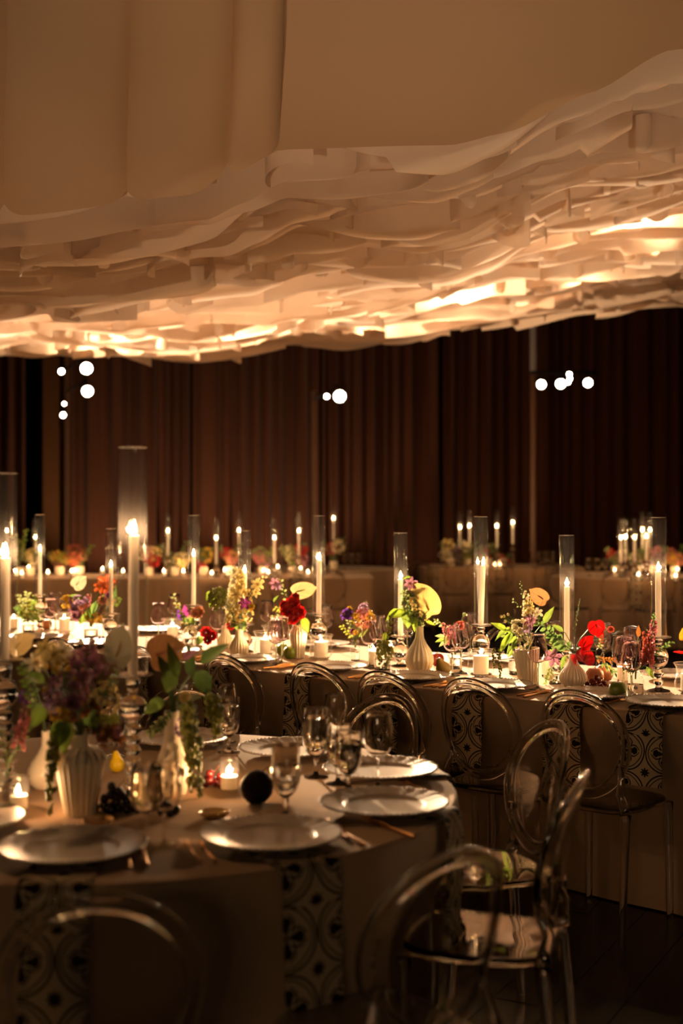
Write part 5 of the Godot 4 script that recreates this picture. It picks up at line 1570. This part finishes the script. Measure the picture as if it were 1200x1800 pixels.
	bouquet(p5 + Vector3(0, 0.168, 0), [["anth", 530, 1038, 0.02, 32, 48, 1.75, 0.2, -0.1, "cream_spathe", "lime_leaf"], ["rose", 514, 1062, 0.06, 13, "red"], ["rose", 524, 1078, 0.06, 13, "red"], ["rose", 505, 1074, 0.06, 12, "red"], ["rose", 514, 1088, 0.07, 11, "red"], ["rose", 500, 1064, 0.04, 8, "dark_red"], ["rose", 518, 1050, 0.03, 8, "dark_red"], ["leaf", 530, 1086, 0.04, 545, 1112, 18, "lime_leaf", 0.3], ["lily", 483, 1026, 0.0, 12, "mauve"], ["lily", 488, 1030, 0.01, 9, "lilac"], ["sprig", 505, 1060, 0.0, 492, 1018, 12, 8, "sage"], ["leaf", 480, 1058, 0.01, 490, 1046, 6, "leaf", 0.0], ["sprig", 505, 1075, 0.0, 484, 1068, 10, 8, "chartreuse"], ["sprig", 508, 1085, 0.02, 476, 1084, 10, 8, "sage"]],
		"red ruffled flowers and a cream anthurium in the fluted vase")
	var p6 := spot(420, 1151)
	top(vase("gourd_vase", gourd(0.134, 0.106, 0.020), 20, 0.09, M.ceramic), p6, 0.0, "yellow-lit ribbed gourd vase of white delphiniums", "vase")
	bouquet(p6 + Vector3(0, 0.132, 0), [["spike", 408, 1072, 0.0, 412, 998, 30, 9, "white"], ["spike", 424, 1050, 0.0, 422, 1002, 20, 8, "cream"], ["spike", 436, 1080, 0.0, 436, 1034, 18, 7, "cream"], ["lily", 452, 1028, 0.03, 13, "cream"], ["lily", 450, 1042, 0.02, 10, "cream"], ["lily", 414, 1046, 0.05, 15, "cream"], ["lily", 430, 1060, 0.06, 13, "purple"], ["rose", 440, 1067, 0.05, 7, "yellow"], ["head", 420, 1080, 0.02, 22, 16, 60, 4.5, "cream"], ["tail", 385, 1035, 0.03, 378, 1075, 5, "chartreuse"], ["tail", 375, 1038, 0.03, 372, 1068, 5, "chartreuse"], ["tail", 392, 1038, 0.03, 390, 1072, 4, "chartreuse"], ["leaf", 372, 1040, 0.02, 358, 1056, 14, "lime_leaf", 0.4], ["leaf", 376, 1050, 0.02, 366, 1070, 12, "lime_leaf", 0.3],
		["leaf", 418, 1090, 0.04, 404, 1104, 16, "leaf", 0.2], ["leaf", 424, 1090, 0.05, 430, 1112, 16, "dark_leaf", 0.3], ["leaf", 412, 1090, 0.04, 418, 1108, 16, "leaf", 0.3], ["sprig", 425, 1085, 0.03, 440, 1060, 14, 8, "leaf"], ["sprig", 440, 1030, 0.0, 466, 1014, 8, 8, "cream"], ["spike", 400, 1100, 0.0, 402, 1062, 14, 6, "white"]],
		"tall white delphiniums with yellow orchids in the yellow-lit gourd vase")
	var p6b := spot(396, 1138)
	top(vase("gourd_vase", gourd(0.12, 0.095, 0.018), 20, 0.08, M.ceramic), p6b, 0.0, "paler ribbed gourd vase just behind the yellow-lit one", "vase")
	bouquet(p6b + Vector3(0, 0.118, 0), [["rose", 362, 1112, 0.02, 10, "red"], ["rose", 372, 1118, 0.02, 9, "dark_red"], ["rose", 404, 1100, 0.0, 8, "red"], ["rose", 364, 1126, 0.03, 8, "dark_red"], ["leaf", 356, 1120, 0.02, 344, 1134, 16, "leaf", 0.2]],
		"dark red flowers low behind the yellow-lit gourd vase")
	var p7 := spot(333, 1141)
	top(bud_vase(0.11, 0.036), p7, 0.0, "greenish glass bud vase with a peach rose, behind the peach anthurium", "vase")
	bouquet(p7 + Vector3(0, 0.108, 0), [["rose", 349, 1077, 0.02, 11, "peach"], ["rose", 342, 1079, 0.03, 8, "peach"], ["leaf", 326, 1085, 0.0, 324, 1062, 14, "purple", 0.0], ["leaf", 318, 1090, 0.0, 312, 1070, 12, "violet", 0.0], ["leaf", 330, 1088, 0.02, 346, 1096, 14, "leaf", 0.2], ["sprig", 328, 1100, 0.0, 304, 1046, 16, 8, "sage"], ["sprig", 325, 1100, 0.02, 312, 1062, 12, 7, "cream"], ["leaf", 326, 1096, 0.01, 318, 1074, 12, "dark_leaf", 0.0], ["head", 334, 1108, 0.02, 10, 8, 16, 4, "white"]],
		"peach rose with purple leaves in the greenish bud vase")
	var p8 := spot(160, 1122)
	top(bud_vase(0.10, 0.045), p8, 0.0, "clear glass vase of lilac flowers at the left of the long table", "vase")
	bouquet(p8 + Vector3(0, 0.098, 0), [["anth", 138, 1025, 0.02, 27, 30, 2.3, -0.1, 0.1, "white_spathe", "lime_leaf"], ["head", 136, 1058, 0.03, 16, 10, 34, 5, "lilac"], ["head", 134, 1074, 0.03, 9, 12, 22, 5, "mauve"], ["head", 118, 1058, 0.02, 8, 10, 16, 5, "yellow"], ["spike", 152, 1074, 0.03, 157, 1044, 14, 5, "pink"], ["head", 147, 1070, 0.05, 8, 7, 14, 4, "peach"], ["leaf", 150, 1080, 0.03, 138, 1098, 16, "leaf", 0.2], ["leaf", 160, 1080, 0.03, 170, 1056, 16, "dark_leaf", 0.0], ["leaf", 152, 1088, 0.04, 158, 1066, 14, "leaf", 0.0], ["leaf", 140, 1052, 0.02, 120, 1046, 12, "leaf", 0.1], ["lily", 186, 1026, 0.0, 19, "orange"], ["lily", 176, 1032, 0.02, 13, "orange"], ["rose", 180, 1056, 0.02, 8, "peach"], ["rose", 192, 1048, 0.0, 7, "purple"], ["leaf", 196, 1060, 0.0, 204, 1028, 15, "dark_leaf", 0.0], ["leaf", 200, 1066, 0.02, 214, 1052, 14, "leaf", 0.1], ["sprig", 180, 1085, 0.0, 206, 1050, 16, 8, "leaf"], ["head", 196, 1058, 0.02, 8, 6, 14, 4, "white"], ["leaf", 170, 1070, 0.02, 186, 1040, 6, "leaf", 0.0], ["sprig", 140, 1095, 0.03, 124, 1070, 12, 7, "mauve"], ["head", 166, 1086, 0.04, 14, 10, 24, 4, "yellow"]],
		"lilac, pink and orange bouquet with a white anthurium in the glass vase at left")
	var p9 := spot(50, 1112)
	top(bud_vase(0.09, 0.04), p9, 0.0, "clear glass vase of grey-green foliage at the far left of the long table", "vase")
	bouquet(p9 + Vector3(0, 0.088, 0), [["sprig", 50, 1092, 0.0, 34, 1046, 20, 9, "sage"], ["sprig", 50, 1092, 0.01, 48, 1042, 22, 9, "sage"], ["sprig", 52, 1092, 0.02, 62, 1050, 20, 9, "leaf"], ["sprig", 48, 1094, 0.03, 30, 1066, 18, 9, "dark_leaf"], ["sprig", 54, 1092, 0.03, 68, 1072, 16, 9, "sage"], ["head", 46, 1070, 0.02, 14, 16, 30, 4, "chartreuse"], ["leaf", 56, 1084, 0.03, 72, 1090, 12, "leaf", 0.2]],
		"grey-green foliage in the clear glass vase at far left")
	var p10 := spot(624, 1165)
	top(bud_vase(0.108, 0.0245), p10, 0.0, "narrow clear bud vase with violet and yellow flowers", "vase")
	bouquet(p10 + Vector3(0, 0.106, 0), [["rose", 610, 1080, 0.02, 10, "violet"], ["lily", 606, 1082, 0.03, 10, "violet"], ["rose", 614, 1072, 0.0, 6, "yellow"], ["head", 640, 1068, 0.02, 9, 6, 22, 4, "lilac"], ["head", 636, 1078, 0.03, 9, 8, 22, 4.5, "pink"], ["head", 625, 1086, 0.03, 7, 8, 14, 5, "yellow"], ["head", 649, 1086, 0.02, 8, 9, 16, 5, "yellow"], ["head", 636, 1096, 0.03, 10, 7, 18, 4.5, "peach"], ["rose", 625, 1112, 0.05, 5, "yellow"], ["rose", 620, 1110, 0.03, 5, "purple"], ["sprig", 620, 1122, 0.0, 600, 1100, 12, 7, "chartreuse"], ["sprig", 622, 1122, 0.02, 612, 1090, 12, 7, "sage"], ["spike", 642, 1068, 0.0, 642, 1056, 6, 3, "sage"], ["leaf", 630, 1120, 0.01, 648, 1104, 7, "leaf", 0.0]],
		"violet anemone with pink and yellow blossoms in the narrow bud vase")
	var p11 := spot(672, 1178)
	top(bud_vase(0.10, 0.040), p11, 0.0, "clear glass vase holding a yellow tassel, left of the white gourd vase", "vase")
	bouquet(p11 + Vector3(0, 0.098, 0), [["tail", 676, 1128, 0.0, 680, 1172, 5, "chartreuse"], ["tail", 668, 1126, 0.02, 668, 1168, 4.5, "chartreuse"], ["tail", 682, 1130, 0.02, 688, 1160, 4, "chartreuse"], ["leaf", 678, 1110, 0.0, 673, 1134, 9, "lime_leaf", 0.2]], "yellow-green tassels drooping in the clear glass vase")
	var p12 := spot(800, 1176)
	top(bud_vase(0.10, 0.03), p12, 0.0, "clear glass vase of pink stock behind the pear", "vase")
	bouquet(p12 + Vector3(0, 0.098, 0), [["spike", 792, 1132, 0.0, 778, 1096, 20, 6, "pink"], ["spike", 796, 1130, 0.0, 796, 1106, 12, 6, "mauve"], ["sprig", 780, 1100, 0.0, 764, 1090, 8, 7, "sage"], ["rose", 810, 1100, 0.0, 8, "coral"], ["leaf", 782, 1120, 0.03, 764, 1118, 10, "sage", 0.0], ["leaf", 782, 1124, 0.03, 764, 1128, 9, "leaf", 0.1], ["leaf", 786, 1126, 0.04, 770, 1136, 9, "sage", 0.2], ["bud", 816, 1080, 0.0, 3, "lime_leaf"]],
		"pink stock with grey leaves and a coral flower behind the pear")
	var p13 := spot(906, 1186)
	top(bud_vase(0.13, 0.034), p13, 0.0, "clear glass vase just left of the fluted bucket vase", "vase")
	bouquet(p13 + Vector3(0, 0.128, 0), [["sprig", 904, 1140, 0.0, 884, 1112, 12, 9, "leaf"], ["sprig", 906, 1140, 0.0, 896, 1104, 12, 9, "lime_leaf"], ["leaf", 904, 1142, 0.02, 890, 1156, 9, "leaf", 0.2]], "loose green sprigs in the glass vase left of the bucket vase")
	var p14 := spot(1218, 1212)
	top(vase("gourd_vase", gourd(0.14, 0.10, 0.018), 20, 0.08, M.ceramic), p14, 0.0, "white ribbed vase cut off by the right edge of the picture", "vase")
	bouquet(p14 + Vector3(0, 0.138, 0), [["anth", 1206, 1115, 0.0, 26, 34, 2.8, -0.5, 0.1, "yellow_spathe", "purple"], ["leaf", 1204, 1148, 0.02, 1182, 1146, 7, "red", 0.0], ["leaf", 1212, 1140, 0.0, 1200, 1160, 14, "leaf", 0.2]], "yellow anthurium at the right edge of the picture")
	var p15 := spot(975, 1203)
	top(bud_vase(0.085, 0.028), p15, 0.0, "small clear vase of fine green stems right of the bucket vase", "vase")
	bouquet(p15 + Vector3(0, 0.083, 0), [["sprig", 966, 1175, 0.02, 958, 1204, 12, 6, "leaf"], ["sprig", 968, 1172, 0.02, 974, 1200, 12, 6, "sage"], ["head", 964, 1190, 0.03, 8, 6, 14, 3, "white"], ["sprig", 968, 1172, 0.0, 970, 1130, 10, 7, "leaf"]], "fine trailing green stems in the small clear vase")

# ---------------------------------------------------------------- the far tables, out of focus
const ORD := ["first", "second", "third", "fourth", "fifth", "sixth", "seventh", "eighth", "ninth", "tenth", "eleventh", "twelfth", "thirteenth", "fourteenth"]

const CUPS := ["first at the left edge", "second at the left edge", "third from the left edge, the farther one", "between the far left taper and yellow flowers", "left one of the pair before the orange flowers", "right one of the pair before the orange flowers", "right of the orange flowers", "before the white and pink flowers", "before the cream flowers", "under the short taper between two tall ones", "before the red flowers behind the delphiniums", "first of four before the mauve flowers",
	"second of four before the mauve flowers", "third of four before the mauve flowers", "last of four before the mauve flowers", "left of two before the grey-green flowers", "right of two before the grey-green flowers", "at the right end beside the tall near chimney", "just left of the big front candle"]

func far_set(px: float, d: float, stick: float, words: String) -> void:
	var p := deep(px, 900, d)
	p.y = TABLE
	candle_set(p, stick, 0.495, 0.0335, 0.272, 0.0122, words)

func clump(px: float, py: float, d: float, rx: float, ry: float, mix: Array, n: int, label: String) -> void:
	var p := deep(px, py, d)
	var o := node("flower_arrangement")
	var sc := d / FOCAL
	var bowl := MB.new().lathe(vessel([Vector2(0.035, 0), Vector2(0.045, 0.01), Vector2(0.055, 0.06), Vector2(0.05, 0.10)], 0.004), 24)
	part(o, "vase", bowl.mesh(), M.ceramic)
	var mid := Vector3(0, p.y - TABLE, 0)
	for k in mix.size():
		var at := mid + Vector3(rng.randf_range(-0.55, 0.55) * rx, rng.randf_range(-0.4, 0.5) * ry, rng.randf_range(-0.3, 0.3) * rx) * sc
		cluster(o, "blossom_head", at, Vector3(rx * 0.55, ry * 0.5, rx * 0.5) * sc, n * 2, 0.019, M[mix[k]])
		stem_to(o, at, null, 0.004)
	sprig(o, mid * 0.5, mid + Vector3(-rx * 0.9, ry * 0.6, 0) * sc, 16, 0.05, M.sage)
	sprig(o, mid * 0.5, mid + Vector3(rx * 0.8, ry * 0.9, 0) * sc, 16, 0.05, M.leaf)
	top(o, Vector3(p.x, TABLE, p.z), 0.0, label, "flowers", "blurred flowers on the far tables")

func far_tables() -> void:
	# left: one long cloth that turns away to the right
	long_cloth(Vector3(-2.55, 0, -14.95), 0.03, Vector2(2.9, 0.6), 60.0, 0.4, M.cloth, "dim taupe cloth on the far left table behind the long table")
	round_cloth(Vector3(-0.2, 0, -16.85), 0.92, 15.0, 2.0, M.cloth, "dim taupe cloth on the far round table left of centre")
	long_cloth(Vector3(2.12, 0, -17.6), 0.0, Vector2(1.05, 0.6), 24.0, 1.1, M.cloth, "dim taupe cloth on the far table right of centre")
	round_cloth(Vector3(3.35, 0, -15.1), 0.95, 16.0, 3.1, M.cloth, "dim taupe cloth on the far round table at the right")
	var left := [[12, 14.9, 0.23], [62, 15.2, 0.15], [295, 14.8, 0.23], [380, 14.7, 0.15], [420, 15.2, 0.23], [482, 14.9, 0.15], [525, 14.9, 0.23]]
	for k in left.size():
		far_set(left[k][0], left[k][1], left[k][2], "%s from the left on the blurred far left table" % ORD[k])
	far_set(586, 16.75, 0.36, "of the single set on the far round table left of centre")
	var mid := [[808, 17.5, 0.23], [825, 17.8, 0.25], [873, 17.4, 0.25], [901, 17.3, 0.30]]
	for k in mid.size():
		far_set(mid[k][0], mid[k][1], mid[k][2], "%s from the left on the blurred far table right of centre" % ORD[k])
	var right := [[1091, 14.9, 0.15], [1099, 15.3, 0.15], [1115, 15.0, 0.15], [1129, 15.5, 0.23], [1136, 15.0, 0.17], [1142, 15.4, 0.23]]
	for k in right.size():
		far_set(right[k][0], right[k][1], right[k][2], "%s from the left on the blurred far round table at right" % ORD[k])
	var cups := [[27, 1008], [38, 1012], [50, 1000], [84, 1010], [126, 1008], [131, 1007], [180, 1004], [288, 1008], [322, 1008], [372, 1012], [395, 1006], [463, 1007], [471, 1010], [480, 1004], [488, 1000], [512, 1004], [528, 1004], [541, 1010], [216, 1008]]
	for k in cups.size():
		place("cup_votive", spot(cups[k][0], cups[k][1] + 6), 0.0, "candle cup, far left table, " + CUPS[k], "candle holder", "blurred candle cups on the far tables")
		place("pillar_candle 0.05 0.0225 %s" % PILLAR, spot(cups[k][0], cups[k][1] + 6) + Vector3(0, 0.0112, 0), 0.0, "candle in far left cup " + CUPS[k], "candle", "blurred cup candles on the far tables")
	var cups2 := [[870, 997], [878, 996], [1080, 1008], [1124, 1004], [1122, 1016], [1136, 1003], [1190, 1006], [1187, 1018]]
	for k in cups2.size():
		var p := spot(cups2[k][0], cups2[k][1] + 5)
		place("cup_votive", p, 0.0, "glowing clear candle cup on the far right tables, %s from the left" % ORD[k], "candle holder", "blurred candle cups on the far tables")
		place("pillar_candle 0.05 0.0225 %s" % PILLAR, p + Vector3(0, 0.0112, 0), 0.0, "tiny lit candle in the far right tables' cup, %s from the left" % ORD[k], "candle", "blurred cup candles on the far tables")
	clump(36, 962, 15.0, 12, 34, ["sage", "chartreuse"], 22, "tall blurred grassy foliage at the far left edge")
	clump(55, 980, 14.9, 18, 22, ["white", "sage", "cream"], 30, "pale blurred flowers at the far left beside the tall grassy foliage")
	clump(105, 986, 15.0, 22, 20, ["yellow", "chartreuse", "brown"], 30, "yellow-green blurred flowers on the far left table")
	clump(140, 978, 15.0, 26, 22, ["orange", "peach", "brown", "coral"], 30, "orange blurred flowers on the far left table")
	clump(262, 980, 15.0, 24, 24, ["white", "pink", "red", "cream"], 30, "white and pink blurred flowers behind the tall front candle")
	clump(308, 975, 15.0, 26, 26, ["cream", "white", "sage"], 30, "cream blurred flowers round the far candle behind the long table")
	clump(357, 985, 15.0, 18, 24, ["red", "yellow", "leaf"], 30, "red and yellow blurred flowers on the far left table")
	clump(405, 975, 15.1, 20, 22, ["pink", "red", "yellow"], 30, "mixed red blurred flowers behind the white delphiniums")
	clump(462, 982, 15.1, 22, 20, ["mauve", "pink", "sage"], 30, "mauve blurred flowers on the far left table")
	clump(515, 975, 15.1, 24, 22, ["sage", "mauve", "red", "white"], 30, "grey-green and mauve blurred flowers near the far left table's right end")
	clump(586, 968, 16.6, 20, 26, ["red", "pink", "white", "sage"], 30, "red and white blurred flowers under the single far candle")
	clump(792, 968, 17.6, 20, 22, ["white", "lilac", "cream", "sage"], 30, "white and lilac blurred flowers left on the far table right of centre")
	clump(822, 970, 17.6, 16, 20, ["white", "sage", "chartreuse"], 30, "white and green blurred flowers on the far table right of centre")
	clump(858, 972, 17.6, 16, 18, ["brown", "sage", "red"], 26, "brownish blurred flowers on the far table right of centre")
	clump(884, 985, 17.5, 14, 12, ["red", "coral"], 26, "low red blurred flowers on the far table right of centre")
	clump(1082, 975, 15.3, 18, 18, ["mauve", "red", "sage"], 26, "mauve blurred flowers left on the far right round table")
	clump(1118, 980, 15.3, 20, 22, ["white", "mauve", "sage", "leaf"], 26, "pale mixed blurred flowers below the far right candles")
	clump(1150, 978, 15.3, 18, 20, ["mauve", "pink", "brown"], 26, "pink blurred flowers right on the far right round table")
	clump(1186, 978, 15.3, 18, 22, ["peach", "pink", "yellow"], 26, "peach blurred flowers at the far right edge")
	for k in 12:
		var q: Array = [[606, 16.6], [618, 16.4], [630, 16.7], [780, 17.3], [800, 17.2], [936, 17.3], [948, 17.4], [960, 17.3], [972, 17.5], [1035, 14.9], [1050, 14.7], [1064, 15.0]][k]
		var p := deep(q[0], 950, q[1])
		p.y = TABLE
		place("wine_glass 0.2 0.08", p, 0.0, "blurred clear wine glass on the far tables, %s from the left" % ORD[k], "wine glass", "blurred glasses on the far tables")
	# their chairs and hanging napkins
	var chairs := [[738, 16.3, -0.1, "left at the far table right of centre"], [800, 16.5, 0.0, "second at the far table right of centre"], [878, 16.5, 0.0, "third at the far table right of centre"], [956, 16.5, 0.0, "fourth at the far table right of centre"], [1000, 14.1, -0.7, "left of the far right round table"], [1082, 13.85, -0.2, "in front of the far right round table, left one"], [1150, 13.8, 0.15, "in front of the far right round table, right one"], [420, 14.0, 0.0, "in front of the far left table, behind the delphiniums"], [500, 14.0, 0.05, "in front of the far left table, behind the cream anthurium"], [580, 14.1, 0.1, "at the right end of the far left table"]]
	for q: Array in chairs:
		var p := deep(q[0], 1000, q[1])
		p.y = 0.0
		place("ghost_chair", p, q[2], "dim clear chair " + q[3], "chair", "dim clear chairs at the far tables")
	var naps := [[640, 16.995, 0.0], [760, 16.995, 0.0], [880, 16.995, 0.0], [968, 16.995, 0.0], [440, 14.35, 0.03], [520, 14.352, 0.03]]
	for k in naps.size():
		var q: Array = naps[k]
		if q[0] == 640:
			continue
		var p := deep(q[0], 1000, q[1])
		p.y = TABLE
		place("napkin 0.3", p, q[2], "dim printed napkin hanging on the far tables, " + ["", "left one of the table right of centre", "middle one of the table right of centre", "right one of the table right of centre", "behind the delphiniums", "behind the cream anthurium"][k], "napkin", "dim napkins on the far tables")
	for k in 2:
		var a := 1.75 - 0.6 * k
		var e := Vector3(3.35 + cos(a) * 0.95, TABLE, -15.1 + sin(a) * 0.95)
		place("napkin 0.3", e, yaw_to(e, Vector3(3.35, TABLE, -15.1)), "dim printed napkin hanging on the far right round table, " + ["left one", "right one"][k], "napkin", "dim napkins on the far tables")
